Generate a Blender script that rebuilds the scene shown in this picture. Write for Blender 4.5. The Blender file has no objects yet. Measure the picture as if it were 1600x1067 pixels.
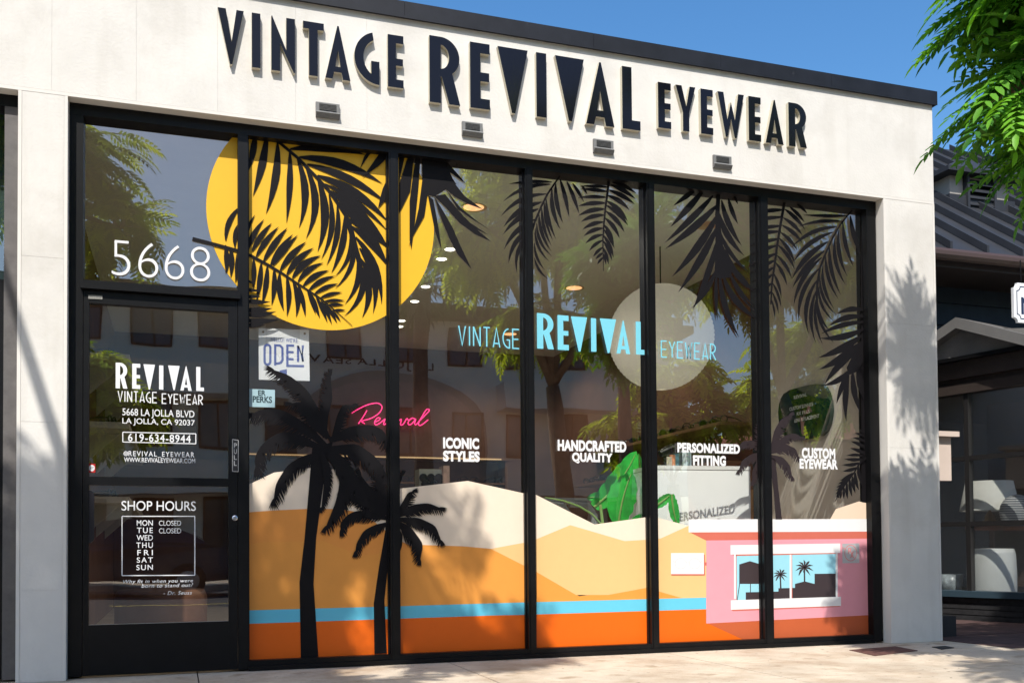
import bpy, math, random
import numpy as np
from mathutils import Vector, Matrix
random.seed(7); rng = np.random.default_rng(7)
R_ = math.radians
sc = bpy.context.scene
COL = sc.collection

# ------------------------------------------------------------------ camera
YAW, PITCH, ROLL = R_(18.5604), R_(1.5293), R_(0.46908)
FPX, CY = 1562.98, 816.74                       # focal length and principal row of the 1600x1067 photo
CAM = np.array([0.0, -6.0, 0.70])
def _axes():
    cy, sy, cp, sp = math.cos(YAW), math.sin(YAW), math.cos(PITCH), math.sin(PITCH)
    f = np.array([sy*cp, cy*cp, sp]); r = np.array([cy, -sy, 0.0]); d = np.cross(f, r)
    cr, sr = math.cos(ROLL), math.sin(ROLL)
    return cr*r + sr*d, -sr*r + cr*d, f
RT, DN, FW = _axes()
cam = bpy.data.cameras.new("camera"); cam.sensor_width = 36; cam.lens = 36*FPX/1600
cam.shift_y = (CY-533.5)/1600; cam.clip_end = 2000
co = bpy.data.objects.new("camera", cam); COL.objects.link(co)
co.matrix_world = Matrix(((RT[0], -DN[0], -FW[0], CAM[0]), (RT[1], -DN[1], -FW[1], CAM[1]), (RT[2], -DN[2], -FW[2], CAM[2]), (0, 0, 0, 1)))
sc.camera = co

# ------------------------------------------------------------------ light
SUN = Vector((-0.45, -1.0, 1.33)).normalized()
W = bpy.data.worlds.new("World"); sc.world = W; W.use_nodes = True
nt = W.node_tree; bg = nt.nodes["Background"]; sky = nt.nodes.new("ShaderNodeTexSky")
sky.sky_type = 'NISHITA'; sky.sun_disc = False
sky.sun_elevation = math.asin(SUN.z); sky.sun_rotation = math.atan2(SUN.x, SUN.y)
sky.altitude = 0; sky.air_density = 1.1; sky.dust_density = 1.6; sky.ozone_density = 2.5
hs = nt.nodes.new("ShaderNodeHueSaturation"); hs.inputs["Value"].default_value = .93; hs.inputs["Saturation"].default_value = 1.30
nt.links.new(sky.outputs[0], hs.inputs["Color"]); nt.links.new(hs.outputs[0], bg.inputs[0]); bg.inputs[1].default_value = 0.15
sl = bpy.data.lights.new("sun", 'SUN'); sl.energy = 4.3; sl.angle = R_(0.5); sl.color = (1.0, 0.955, 0.89)
so = bpy.data.objects.new("sun", sl); COL.objects.link(so); so.rotation_euler = SUN.to_track_quat('Z', 'Y').to_euler()
sc.view_settings.view_transform = 'Standard'; sc.view_settings.look = 'None'
sc.view_settings.exposure = 0.51; sc.view_settings.gamma = 1.0; sc.view_settings.use_curve_mapping = False
sc.cycles.use_denoising = True
sc.cycles.max_bounces = 10; sc.cycles.transparent_max_bounces = 24; sc.cycles.diffuse_bounces = 4; sc.cycles.glossy_bounces = 5

# ------------------------------------------------------------------ pixel of the photo -> point on a plane
def ray(px, py):
    return RT*((px-800)/FPX) + DN*((py-CY)/FPX) + FW
def at(px, py, y):
    d = ray(px, py); return CAM + d*((y-CAM[1])/d[1])
def onz(px, py, z):
    d = ray(px, py); return CAM + d*((z-CAM[2])/d[2])
def onx(px, py, x):
    d = ray(px, py); return CAM + d*((x-CAM[0])/d[0])
def zoomed(ox, oy, s):
    return lambda a, b: (ox+a/s, oy+b/s)
def plane(pts, y, zmax=9):
    out = []
    for a in pts:
        q = at(a[0], a[1], y); out.append((q[0], min(q[2], zmax)))
    return out

# ------------------------------------------------------------------ materials
def lin(c):
    c /= 255.0
    return c/12.92 if c <= .04045 else ((c+.055)/1.055)**2.4
def S(r, g, b, k=0.70):
    return (lin(r)*k, lin(g)*k, lin(b)*k, 1)
MATS = {}
def mat(name, col, rough=.6, spec=.4, metal=0.0, var=0.0, scale=6.0, bump=0.0, bscale=60.0, emit=0.0, ecol=None, stain=None):
    if name in MATS: return MATS[name]
    m = bpy.data.materials.new(name); m.use_nodes = True; n = m.node_tree.nodes; l = m.node_tree.links
    b = n["Principled BSDF"]; b.inputs["Base Color"].default_value = col; b.inputs["Roughness"].default_value = rough
    b.inputs["Metallic"].default_value = metal; b.inputs["Specular IOR Level"].default_value = spec
    tc = n.new("ShaderNodeTexCoord")
    if var or stain:
        no = n.new("ShaderNodeTexNoise"); no.inputs["Scale"].default_value = scale; no.inputs["Detail"].default_value = 8; no.inputs["Roughness"].default_value = .65
        l.new(tc.outputs["Object"], no.inputs["Vector"])
        rp = n.new("ShaderNodeValToRGB"); rp.color_ramp.elements[0].position = .3; rp.color_ramp.elements[1].position = .7
        a = [max(0, c*(1-var)) for c in col[:3]]+[1]; d = [min(1, c*(1+var)) for c in col[:3]]+[1]
        rp.color_ramp.elements[0].color = a; rp.color_ramp.elements[1].color = d
        l.new(no.outputs["Fac"], rp.inputs[0]); src = rp.outputs[0]
        if stain:
            n2 = n.new("ShaderNodeTexNoise"); n2.inputs["Scale"].default_value = stain[1]; n2.inputs["Detail"].default_value = 10; n2.inputs["Roughness"].default_value = .7
            l.new(tc.outputs["Object"], n2.inputs["Vector"])
            r2 = n.new("ShaderNodeValToRGB"); r2.color_ramp.elements[0].position = stain[2]; r2.color_ramp.elements[1].position = stain[3]
            l.new(n2.outputs["Fac"], r2.inputs[0])
            mx = n.new("ShaderNodeMix"); mx.data_type = 'RGBA'; l.new(r2.outputs[0], mx.inputs[0]); l.new(src, mx.inputs[6]); mx.inputs[7].default_value = stain[0]
            src = mx.outputs[2]
        l.new(src, b.inputs["Base Color"])
    if bump:
        n3 = n.new("ShaderNodeTexNoise"); n3.inputs["Scale"].default_value = bscale; n3.inputs["Detail"].default_value = 6
        l.new(tc.outputs["Object"], n3.inputs["Vector"])
        bp = n.new("ShaderNodeBump"); bp.inputs["Strength"].default_value = bump; bp.inputs["Distance"].default_value = .01
        l.new(n3.outputs["Fac"], bp.inputs["Height"]); l.new(bp.outputs[0], b.inputs["Normal"])
    if emit:
        b.inputs["Emission Color"].default_value = ecol or col; b.inputs["Emission Strength"].default_value = emit
    MATS[name] = m; return m
def glass_mat(name, tint, base, rim):
    m = bpy.data.materials.new(name); m.use_nodes = True; n = m.node_tree.nodes; l = m.node_tree.links
    n.remove(n["Principled BSDF"]); o = n["Material Output"]
    t = n.new("ShaderNodeBsdfTransparent"); t.inputs[0].default_value = tint
    g = n.new("ShaderNodeBsdfGlossy"); g.inputs["Roughness"].default_value = 0.0
    lw = n.new("ShaderNodeLayerWeight"); lw.inputs[0].default_value = .5
    pw = n.new("ShaderNodeMath"); pw.operation = 'POWER'; pw.inputs[1].default_value = 4; l.new(lw.outputs["Facing"], pw.inputs[0])
    ma = n.new("ShaderNodeMath"); ma.operation = 'MULTIPLY_ADD'; ma.inputs[1].default_value = rim; ma.inputs[2].default_value = base
    l.new(pw.outputs[0], ma.inputs[0])
    # faint waviness of float glass
    tc = n.new("ShaderNodeTexCoord"); no = n.new("ShaderNodeTexNoise"); no.inputs["Scale"].default_value = 2.2; no.inputs["Detail"].default_value = 1
    l.new(tc.outputs["Object"], no.inputs["Vector"])
    bp = n.new("ShaderNodeBump"); bp.inputs["Strength"].default_value = .05; bp.inputs["Distance"].default_value = .02
    l.new(no.outputs["Fac"], bp.inputs["Height"]); l.new(bp.outputs[0], g.inputs["Normal"])
    mx = n.new("ShaderNodeMixShader"); l.new(ma.outputs[0], mx.inputs[0]); l.new(t.outputs[0], mx.inputs[1]); l.new(g.outputs[0], mx.inputs[2])
    l.new(mx.outputs[0], o.inputs[0]); MATS[name] = m; return m
def clear_mat():
    m = bpy.data.materials.new("glass_edge"); m.use_nodes = True; n = m.node_tree.nodes; n.remove(n["Principled BSDF"])
    t = n.new("ShaderNodeBsdfTransparent"); t.inputs[0].default_value = (.98, .99, .98, 1); m.node_tree.links.new(t.outputs[0], n["Material Output"].inputs[0]); return m
GLASS = glass_mat("window_glass", (.985, .99, .98, 1), .245, .7)
CLEAR = clear_mat()
STUCCO = mat("white_stucco", S(243, 239, 231), .88, .15, var=.065, scale=2.4, bump=.14, bscale=60, stain=((.40, .37, .32, 1), .9, .50, .95))
def streaks(m, c_, lo, hi, sx, sz):
    n = m.node_tree.nodes; l = m.node_tree.links; b = n["Principled BSDF"]; src = b.inputs["Base Color"].links[0].from_socket
    tc = n.new("ShaderNodeTexCoord"); mp = n.new("ShaderNodeMapping"); mp.inputs["Scale"].default_value = (sx, sx, sz); l.new(tc.outputs["Object"], mp.inputs[0])
    no = n.new("ShaderNodeTexNoise"); no.inputs["Scale"].default_value = 1; no.inputs["Detail"].default_value = 5; l.new(mp.outputs[0], no.inputs["Vector"])
    rp = n.new("ShaderNodeValToRGB"); rp.color_ramp.elements[0].position = lo; rp.color_ramp.elements[1].position = hi; rp.color_ramp.elements[1].color = (.26, .26, .26, 1); l.new(no.outputs["Fac"], rp.inputs[0])
    mx = n.new("ShaderNodeMix"); mx.data_type = 'RGBA'; l.new(rp.outputs[0], mx.inputs[0]); l.new(src, mx.inputs[6]); mx.inputs[7].default_value = c_; l.new(mx.outputs[2], b.inputs["Base Color"])
streaks(STUCCO, (.40, .37, .31, 1), .52, .85, 9, .9)
BEAD = mat("white_bead", S(245, 240, 231), .8, .25, var=.02)
BLACK = mat("black_anodised", (.0045, .0045, .005, 1), .38, .22, var=.25, scale=9, stain=((.07, .07, .072, 1), 26, .66, .80))
COPING = mat("black_coping", (.009, .010, .014, 1), .5, .3, var=.35, scale=7, stain=((.09, .09, .10, 1), 5, .64, .9))
VINYL = mat("black_vinyl", (.0060, .0052, .0062, 1), .55, .14, var=.08, scale=20)

# ------------------------------------------------------------------ mesh helpers
class MB:
    def __init__(s): s.v = []; s.f = []; s.m = []
    def add(s, v, f, m=0):
        o = len(s.v); s.v += [tuple(map(float, q)) for q in v]; s.f += [tuple(i+o for i in q) for q in f]; s.m += [m]*len(f); return s
    def box(s, x0, x1, y0, y1, z0, z1, m=0, front=None):
        s.add([(x0, y0, z0), (x1, y0, z0), (x1, y1, z0), (x0, y1, z0), (x0, y0, z1), (x1, y0, z1), (x1, y1, z1), (x0, y1, z1)],
              [(0, 1, 5, 4), (1, 2, 6, 5), (2, 3, 7, 6), (3, 0, 4, 7), (4, 5, 6, 7), (3, 2, 1, 0)], m)
        if front is not None: s.m[-6] = front
        return s
    def obox(s, c, ux, uy, hz, m=0):       # box on two horizontal axes
        c = Vector(c); ux = Vector(ux); uy = Vector(uy); uz = Vector((0, 0, hz))
        v = [c-ux-uy-uz, c+ux-uy-uz, c+ux+uy-uz, c-ux+uy-uz, c-ux-uy+uz, c+ux-uy+uz, c+ux+uy+uz, c-ux+uy+uz]
        return s.add(v, [(0, 1, 5, 4), (1, 2, 6, 5), (2, 3, 7, 6), (3, 0, 4, 7), (4, 5, 6, 7), (3, 2, 1, 0)], m)
    def prism(s, poly, y0, y1, m=0, side=None):
        n = len(poly); a = [(p[0], y0, p[1]) for p in poly]+[(p[0], y1, p[1]) for p in poly]
        ar = sum(poly[i][0]*poly[(i+1) % n][1]-poly[(i+1) % n][0]*poly[i][1] for i in range(n))
        idx = list(range(n)) if ar > 0 else list(range(n))[::-1]
        s.add(a, [tuple(idx), tuple(i+n for i in idx[::-1])], m)
        s.add(a, [(idx[i], idx[i-1], idx[i-1]+n, idx[i]+n) for i in range(n)], m if side is None else side)
        return s
    def flat(s, poly, y, m=0):
        n = len(poly); ar = sum(poly[i][0]*poly[(i+1) % n][1]-poly[(i+1) % n][0]*poly[i][1] for i in range(n))
        q = poly if ar > 0 else poly[::-1]
        return s.add([(p[0], y, p[1]) for p in q], [tuple(range(n))], m)
    def tube(s, pts, rad, k=8, m=0, cap=True):
        P = [Vector(q) for q in pts]; n = len(P)
        rr = rad if hasattr(rad, '__len__') else [rad]*n
        vs = []; up = Vector((0.13, 0.31, 0.94))
        for i in range(n):
            t = (P[min(i+1, n-1)]-P[max(i-1, 0)]).normalized()
            a = t.cross(up)
            if a.length < .05: a = t.cross(Vector((1, 0, 0)))
            a.normalize(); b = t.cross(a)
            for j in range(k):
                w = 2*math.pi*j/k; vs.append(P[i]+(a*math.cos(w)+b*math.sin(w))*rr[i])
        fs = [(i*k+j, i*k+(j+1) % k, (i+1)*k+(j+1) % k, (i+1)*k+j) for i in range(n-1) for j in range(k)]
        if cap: fs += [tuple(range(k))[::-1], tuple(range((n-1)*k, n*k))]
        return s.add(vs, fs, m)
    def lathe(s, prof, c=(0, 0, 0), k=24, m=0):
        vs = [(c[0]+r*math.cos(2*math.pi*j/k), c[1]+r*math.sin(2*math.pi*j/k), c[2]+z) for r, z in prof for j in range(k)]
        n = len(prof)
        fs = [(i*k+j, i*k+(j+1) % k, (i+1)*k+(j+1) % k, (i+1)*k+j) for i in range(n-1) for j in range(k)]
        return s.add(vs, fs, m)
    def build(s, name, mats, parent=None, smooth=False, **kw):
        me = bpy.data.meshes.new(name); me.from_pydata(s.v, [], s.f)
        for q in (mats if isinstance(mats, (list, tuple)) else [mats]): me.materials.append(q)
        me.polygons.foreach_set("material_index", s.m)
        if smooth: me.polygons.foreach_set("use_smooth", [True]*len(s.f))
        me.update(); o = bpy.data.objects.new(name, me); COL.objects.link(o)
        if parent is not None:
            o.parent = parent; o.matrix_parent_inverse = parent.matrix_world.inverted()
        for k_, v_ in kw.items(): o[k_] = v_
        return o
def thing(name, label, cat, loc=(0, 0, 0), group=None):
    o = bpy.data.objects.new(name, None); COL.objects.link(o); o.location = loc; o.empty_display_size = .1
    o.matrix_world = Matrix.Translation(loc)
    o['label'] = label; o['category'] = cat
    if group: o['group'] = group
    return o
def tag(o, label, cat, group=None):
    o['label'] = label; o['category'] = cat
    if group: o['group'] = group
    return o
def recenter(o, loc):                       # put a one-mesh thing's origin at its base
    o.data.transform(Matrix.Translation(-Vector(loc))); o.location = loc; return o
def struct(o): o['kind'] = 'structure'; return o
def curve_geo(body=None, loops=None, off=0.0, ext=0.0, res=6, space=1.0, shear=0.0):
    cu = bpy.data.curves.new("c", 'FONT' if body else 'CURVE')
    if body:
        cu.body = body; cu.offset = off; cu.space_character = space; cu.shear = shear; cu.resolution_u = res
    else:
        cu.dimensions = '2D'
        for lp in loops:
            sp = cu.splines.new('POLY'); sp.points.add(len(lp)-1)
            for i, q in enumerate(lp): sp.points[i].co = (q[0], q[1], 0, 1)
            sp.use_cyclic_u = True
    cu.fill_mode = 'BOTH'; cu.extrude = ext
    ob = bpy.data.objects.new("c", cu); COL.objects.link(ob)
    dg = bpy.context.evaluated_depsgraph_get(); dg.update()
    me = bpy.data.meshes.new_from_object(ob.evaluated_get(dg))
    v = np.array([q.co[:] for q in me.vertices]).reshape(-1, 3); f = [tuple(p.vertices) for p in me.polygons]; nz = [p.normal.z for p in me.polygons]
    bpy.data.objects.remove(ob); bpy.data.curves.remove(cu); bpy.data.meshes.remove(me)
    return v, f, nz
def text_fit(mb, s, p0, p1, y, off=0.0, space=1.0, shear=0.0, m=0):
    """flat lettering filling the box between two photo pixels (left-bottom, right-top) on the plane y"""
    a = at(p0[0], p0[1], y); b = at(p1[0], p1[1], y)
    v, f, _ = curve_geo(body=s, off=off, space=space, shear=shear)
    lo = v.min(0); hi = v.max(0)
    x = a[0]+(v[:, 0]-lo[0])/(hi[0]-lo[0])*(b[0]-a[0]); z = a[2]+(v[:, 1]-lo[1])/(hi[1]-lo[1])*(b[2]-a[2])
    return mb.add(np.stack([x, np.full(len(x), y), z], 1), f, m)

# ------------------------------------------------------------------ art-deco glyphs in a unit box
def arc(cx, cy, rx, ry, a0, a1, n=18):
    return [(cx+rx*math.cos(R_(a0+(a1-a0)*i/n)), cy+ry*math.sin(R_(a0+(a1-a0)*i/n))) for i in range(n+1)]
def glyph(c, s=.5):
    if c == 'V': return [[(0, 1), (.31, 1), (.53, .40), (.72, 1), (1, 1), (.56, 0), (.47, 0)]]
    if c == 'v': return [[(0, 1), (1, 1), (.57, 0), (.46, 0)]]
    if c == 'I': return [[(0, 0), (1, 0), (1, 1), (0, 1)]]
    if c == 'N': return [[(0, 0), (0, 1), (.04, 1), (.63, .40), (.63, 1), (1, 1), (1, 0), (.94, 0), (.37, .52), (.37, 0)]]
    if c == 'T': return [[(0, 1), (1, 1), (1, .865), (.70, .865), (.70, 0), (.28, 0), (.28, .865), (0, .865)]]
    if c == 'A': return [[(.48, 1), (.54, 1), (1, 0), (.70, 0), (.645, .13), (.345, .13), (.28, 0), (0, 0)], [(.505, .55), (.605, .235), (.40, .235)]]
    if c == 'G': return [arc(1.0, .5, 1.0, .5, 106, 268, 24)+[(1, 0), (1, .44), (.67, .44), (.67, .165)]+arc(1.02, .5, .66, .36, 238, 112, 18)]
    if c == 'E': return [[(0, 0), (1, 0), (1, .155), (.52, .155), (.52, .42), (.97, .42), (.97, .555), (.52, .555), (.52, .845), (1, .845), (1, 1), (0, 1)]]
    if c == 'R': return [[(0, 0), (0, 1), (.36, 1)]+arc(.36, .70, .62, .30, 90, -52, 20)[1:]+[(1, 0), (.64, 0), (.40, .40), (.37, .40), (.37, 0)], [(.37, .52)]+arc(.37, .70, .27, .18, -85, 90, 12)]
    if c == 'L': return [[(0, 0), (1, 0), (1, .15), (.53, .15), (.53, 1), (0, 1)]]
    if c == 'W': return [[(0, 1), (.22, 1), (.36, .40), (.50, .80), (.645, .40), (.78, 1), (1, 1), (.70, 0), (.63, 0), (.495, .42), (.36, 0), (.29, 0)]]
    if c == 'Y': return [[(0, 1), (.30, 1), (.53, .55), (.71, 1), (1, 1), (.67, .42), (.67, 0), (.35, 0), (.35, .42)]]
def glyph_into(mb, c, x0, x1, z0, z1, y, ext=0.0, mats=(0, 1)):
    """one letter: flat when ext is 0, else its face at y-2*ext and its returns in the second material"""
    lp = [[(x0+(x1-x0)*q[0], z0+(z1-z0)*q[1]) for q in l] for l in glyph(c)]
    v, f, nz = curve_geo(loops=lp, ext=ext)
    o = len(mb.v); mb.v += [(a, y-ext-b, d) for a, d, b in v] if ext else [(a, y, d) for a, d, b in v]
    for q, n in zip(f, nz):
        mb.f.append(tuple(i+o for i in q)); mb.m.append(mats[0] if (not ext or n > .5) else mats[1])
THIN = {'V': [[(0, 1), (.5, 0), (1, 1)]], 'I': [[(.5, 0), (.5, 1)]], 'N': [[(0, 0), (0, 1)], [(0, 1), (1, 0)], [(1, 0), (1, 1)]], 'T': [[(0, 1), (1, 1)], [(.5, 0), (.5, 1)]],
        'A': [[(0, 0), (.5, 1), (1, 0)], [(.16, .2), (.84, .2)]], 'G': [arc(.95, .5, .95, .5, 95, 262, 12)+[(1, 0), (1, .42), (.55, .42)]],
        'E': [[(1, 1), (0, 1), (0, 0), (1, 0)], [(0, .48), (.9, .48)]], 'Y': [[(0, 1), (.5, .5), (1, 1)], [(.5, .5), (.5, 0)]],
        'W': [[(0, 1), (.27, 0), (.5, .8), (.73, 0), (1, 1)]], 'R': [[(0, 0), (0, 1)]+arc(.35, .73, .6, .27, 90, -90, 8)+[(.1, .46)], [(.35, .46), (1, 0)]]}
def stroke(mb, pts, t, y, m=0):
    """flat ribbon along a polyline with mitred joints"""
    P = [np.array(q, float) for q in pts]; P = [q for i, q in enumerate(P) if i == 0 or np.linalg.norm(q-P[i-1]) > 1e-5]; n = len(P); L = []; Rr = []
    for i in range(n):
        d0 = P[i]-P[i-1] if i else P[1]-P[0]; d1 = P[i+1]-P[i] if i < n-1 else d0
        d0 = d0/np.linalg.norm(d0); d1 = d1/np.linalg.norm(d1)
        a = np.array([-d0[1], d0[0]]); b = np.array([-d1[1], d1[0]]); mtr = a+b; ln = np.linalg.norm(mtr)
        mtr = a if ln < .3 else mtr/ln; k = min(2.2, 1/max(.4, float(mtr@a)))
        L.append(P[i]+mtr*t/2*k); Rr.append(P[i]-mtr*t/2*k)
    v = [(q[0], y, q[1]) for q in L]+[(q[0], y, q[1]) for q in Rr]
    mb.add(v, [(i, n+i, n+i+1, i+1) for i in range(n-1)], m)
def thin_word(mb, word, p0, p1, y, t, gap=.5):
    """a word of thin deco letters between two photo pixels (left-bottom, right-top)"""
    a = at(p0[0], p0[1], y); b = at(p1[0], p1[1], y); wd = {'I': .22, 'W': 1.25, ' ': .9}
    tot = sum(wd.get(c, 1) for c in word)+gap*(len(word)-1); u = (b[0]-a[0])/tot; x = a[0]; k = 0
    for c in word:
        w = wd.get(c, 1)*u
        for ln in THIN.get(c, []):
            k += 1; stroke(mb, [(x+w*q[0], a[2]+(b[2]-a[2])*q[1]) for q in ln], t, y-.0001*(k % 2))
        x += w+gap*u
def fat_word(mb, letters, y):
    """letters: (char, left px, right px, bottom px, top px)"""
    for c, l, r, bt, tp in letters:
        a = at(l, bt, y); b = at(r, tp, y); glyph_into(mb, c, a[0], b[0], a[2], b[2], y)

# ================================================================== SETTING
FRONT, GL, VY = 0.08, 0.145, 0.1436            # frame face, glass face, outer vinyl
XL, XR = -0.574, 4.897                          # the storefront opening between the piers
ZL, ZW, ZC = 3.243, 3.99, 4.09                  # lintel, wall top, coping top
def concrete_mat():
    m = mat("sidewalk_concrete", (.52, .44, .34, 1), .88, .2, var=.18, scale=2.6, bump=.35, bscale=120, stain=((.30, .20, .12, 1), 1.5, .47, .76))
    n = m.node_tree.nodes; l = m.node_tree.links; b = n["Principled BSDF"]; src = b.inputs["Base Color"].links[0].from_socket
    tc = n.new("ShaderNodeTexCoord")
    for sc_, p0, p1, c_ in ((16, .66, .74, (.13, .10, .075, 1)), (4.2, .60, .72, (.33, .25, .17, 1)), (70, .64, .72, (.20, .17, .14, 1))):
        no = n.new("ShaderNodeTexNoise"); no.inputs["Scale"].default_value = sc_; no.inputs["Detail"].default_value = 4; l.new(tc.outputs["Object"], no.inputs["Vector"])
        rp = n.new("ShaderNodeValToRGB"); rp.color_ramp.elements[0].position = p0; rp.color_ramp.elements[1].position = p1; l.new(no.outputs["Fac"], rp.inputs[0])
        mx = n.new("ShaderNodeMix"); mx.data_type = 'RGBA'; l.new(rp.outputs[0], mx.inputs[0]); l.new(src, mx.inputs[6]); mx.inputs[7].default_value = c_; src = mx.outputs[2]
    l.new(src, b.inputs["Base Color"])
    return m
CONC = concrete_mat()
sw = MB()
for i in range(-9, 16):                         # slabs cast with open joints
    for j, (a, b) in enumerate(((-3.9, -2.62), (-2.61, -1.36), (-1.35, -.62), (-.612, .30))):
        sw.box(i*1.5+.12, i*1.5+1.613, a, b, -.12, 0.0)
sw.box(-60, -13.4, -3.9, .3, -.12, 0); sw.box(24.12, 60, -3.9, .3, -.12, 0)
struct(sw.build("sidewalk", CONC))
struct(MB().box(-60, 60, -4.15, -3.905, -.25, 0.0).build("kerb", mat("kerb_concrete", (.40, .38, .35, 1), .9, .2, var=.12)))
struct(MB().box(-60, 60, -17.0, -4.15, -.3, -.13).build("street", mat("asphalt", (.055, .055, .058, 1), .92, .2, var=.2, scale=14, bump=.4, bscale=160)))
struct(MB().box(-60, 60, -21.5, -17.0, -.3, -.01).build("opposite_sidewalk", CONC))
struct(MB().box(-300, 300, -300, 300, -.6, -.31).build("ground", mat("ground_soil", (.25, .22, .18, 1), .95, .1, var=.2, scale=.4)))
mk = MB()
for k in range(-14, 15): mk.box(k*4-1, k*4+1, -10.65, -10.53, -.129, -.126)
struct(mk.build("road_marking", mat("road_paint", (.65, .52, .12, 1), .8)))

# ================================================================== THE SHOP
shop = thing("shop_building", "flat roofed white stucco eyewear shop with black coping and full height storefront glass", "building", (2.2, 0, 0))
w = MB()                                        # backing wall, body and roof
w.box(-7, 5.35, .0035, .30, 3.2625, ZW-.001)
w.box(-.822, -.576, .0035, .30, 0, 3.2605); w.box(4.899, 5.35, .0035, .30, 0, 3.2605)
w.box(5.10, 5.35, .30, 9.2, 0, ZW); w.box(-7, 5.10, 9.0, 9.2, 0, ZW); w.box(-7, -6.8, .30, 9.0, 0, ZW)
w.box(-6.8, 5.10, .30, 9.0, 3.72, 3.90)
w.build("wall", STUCCO, shop)
f = MB()
js = [-7, -5.9, -4.9, -3.9, -2.9, -1.9] + [at(px, 70, 0)[0] for px in (81, 213, 340, 461.7, 573)]
js += [5.353]
for a, b in zip(js[:-1], js[1:]):
    f.box(a+.0004, b-.0004, 0, .003, 3.2635, ZW)
f.build("fascia", STUCCO, shop)
tr = MB()
tr.box(-7, 5.353, -.0015, .003, ZL, 3.262)      # drip bead along the lintel
tr.box(-7, -.824, .003, .079, ZL, 3.262); tr.box(-.574, 4.897, .003, .079, ZL, 3.262)
for x0, x1 in ((-.824, -.806), (-.592, -.574), (4.897, 4.915), (5.337, 5.3545)):
    tr.box(x0, x1, -.0015, .003, 0.004, ZL-.001)
tr.box(-.5755, -.5735, .0035, FRONT, 0.004, ZL-.002); tr.box(-.8245, -.8225, .0035, FRONT, 0.004, ZL-.002); tr.box(4.8965, 4.8985, .0035, FRONT, 0.004, ZL-.002)
tr.build("trim", BEAD, shop)
for x0, x1 in ((-.8048, -.5932), (4.9162, 5.3358)):
    pr = MB(); zs = [0.004, .50, 1.42, 2.33, ZL]
    for a, b in zip(zs[:-1], zs[1:]): pr.box(x0, x1, 0, .003, a+.0006, b-.0006)
    pr.build("pier", STUCCO, shop)
cp = MB()
cx = [-7, -3.2, .2, 1.335, 2.6, 3.55, 4.45, 5.385]
for a, b in zip(cx[:-1], cx[1:]): cp.box(a+.0008, b-.0008, -.022, .34, ZW, ZC)
cp.box(5.345, 5.387, .34, 9.22, ZW+.002, ZC-.002); cp.box(-7, 5.38, -.026, -.0225, ZW-.006, ZW+.008)
cp.build("coping", COPING, shop)
inn = mat("interior_floor", (.50, .43, .34, 1), .45, .4, var=.2, scale=3)
MB().box(-.72, 5.10, .21, 9.0, -.1, .03).build("floor", inn, shop)
MB().box(-.72, 5.10, .31, 9.0, 3.40, 3.46).build("ceiling", mat("ceiling_plaster", (.84, .85, .76, 1), .9, .1, var=.03), shop)
WOOD = mat("brown_wall", (.17, .085, .055, 1), .6, .3, var=.22, scale=2.5)
iw = MB(); iw.box(-.72, 5.10, 7.05, 7.2, .03, 3.4); iw.box(-.80, -.72, .31, 9.0, 0, 3.4); iw.box(5.02, 5.095, 2.0, 7.05, .03, 3.4)
iw.build("interior_wall", WOOD, shop)
MB().box(5.03, 5.097, .31, 1.998, .03, 3.4).build("plaster_wall", mat("taupe_plaster", (.60, .55, .49, 1), .85, .2, var=.05), shop)

# storefront framing
fr = MB()
zsill = .062
glz = {}
DX0, DX1 = -.500, .345
fr.box(XL+.001, XR-.003, FRONT, .21, 3.178, ZL)                     # head
fr.box(XL+.004, -.500, FRONT+.002, .208, .012, 3.178)              # left jamb
MULL = [(.345, .403), (1.251, 1.312), (2.150, 2.203), (3.025, 3.082), (3.901, 3.974)]
for a, b in MULL: fr.box(a, b, FRONT+.001, .206, .012, 3.178)
fr.box(4.812, XR-.004, FRONT+.002, .208, .012, 3.178)              # right jamb
xs = [.403, 1.251, 1.312, 2.150, 2.203, 3.025, 3.082, 3.901, 3.974, 4.812]
for i in range(0, 10, 2): fr.box(xs[i], xs[i+1], FRONT+.004, .204, .012, zsill)
fr.box(.403, 4.812, FRONT-.012, FRONT+.004, .004, .030)            # sill nosing
for a, b in MULL[1:]: fr.box(a+.012, b-.012, FRONT-.004, FRONT+.001, .03, 3.178)   # glazing caps
TB0, TB1 = at(125, 449.5, .055)[2], at(125, 436.5, .055)[2]
fr.box(-.512, .358, .052, .19, TB0, TB1)                            # transom bar
for a, b in ((.403, .411), (1.243, 1.251), (1.312, 1.320), (2.142, 2.150), (2.203, 2.211), (3.017, 3.025), (3.082, 3.090), (3.893, 3.901), (3.974, 3.982)):
    fr.box(a, b, .118, .144, zsill, 3.178)                          # glazing beads
sf = fr.build("window_frame", BLACK, shop)
def pane(parent, x0, x1, z0, z1, name="pane", y=GL):
    m_ = MB().box(x0, x1, y, y+.008, z0, z1, 1, front=0); ta, tb = random.uniform(0, .0028)/(x1-x0), random.uniform(0, .0028)/(z1-z0); sa, sb = random.random() < .5, random.random() < .5
    m_.v = [(a, b+ta*((x1-a) if sa else (a-x0))+tb*((z1-c) if sb else (c-z0)), c) for a, b, c in m_.v]
    return m_.build(name, [GLASS, CLEAR], parent)
for i in range(0, 10, 2): pane(sf, xs[i], xs[i+1], zsill, 3.205)
pane(sf, -.500, .345, TB1, 3.205)
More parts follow.
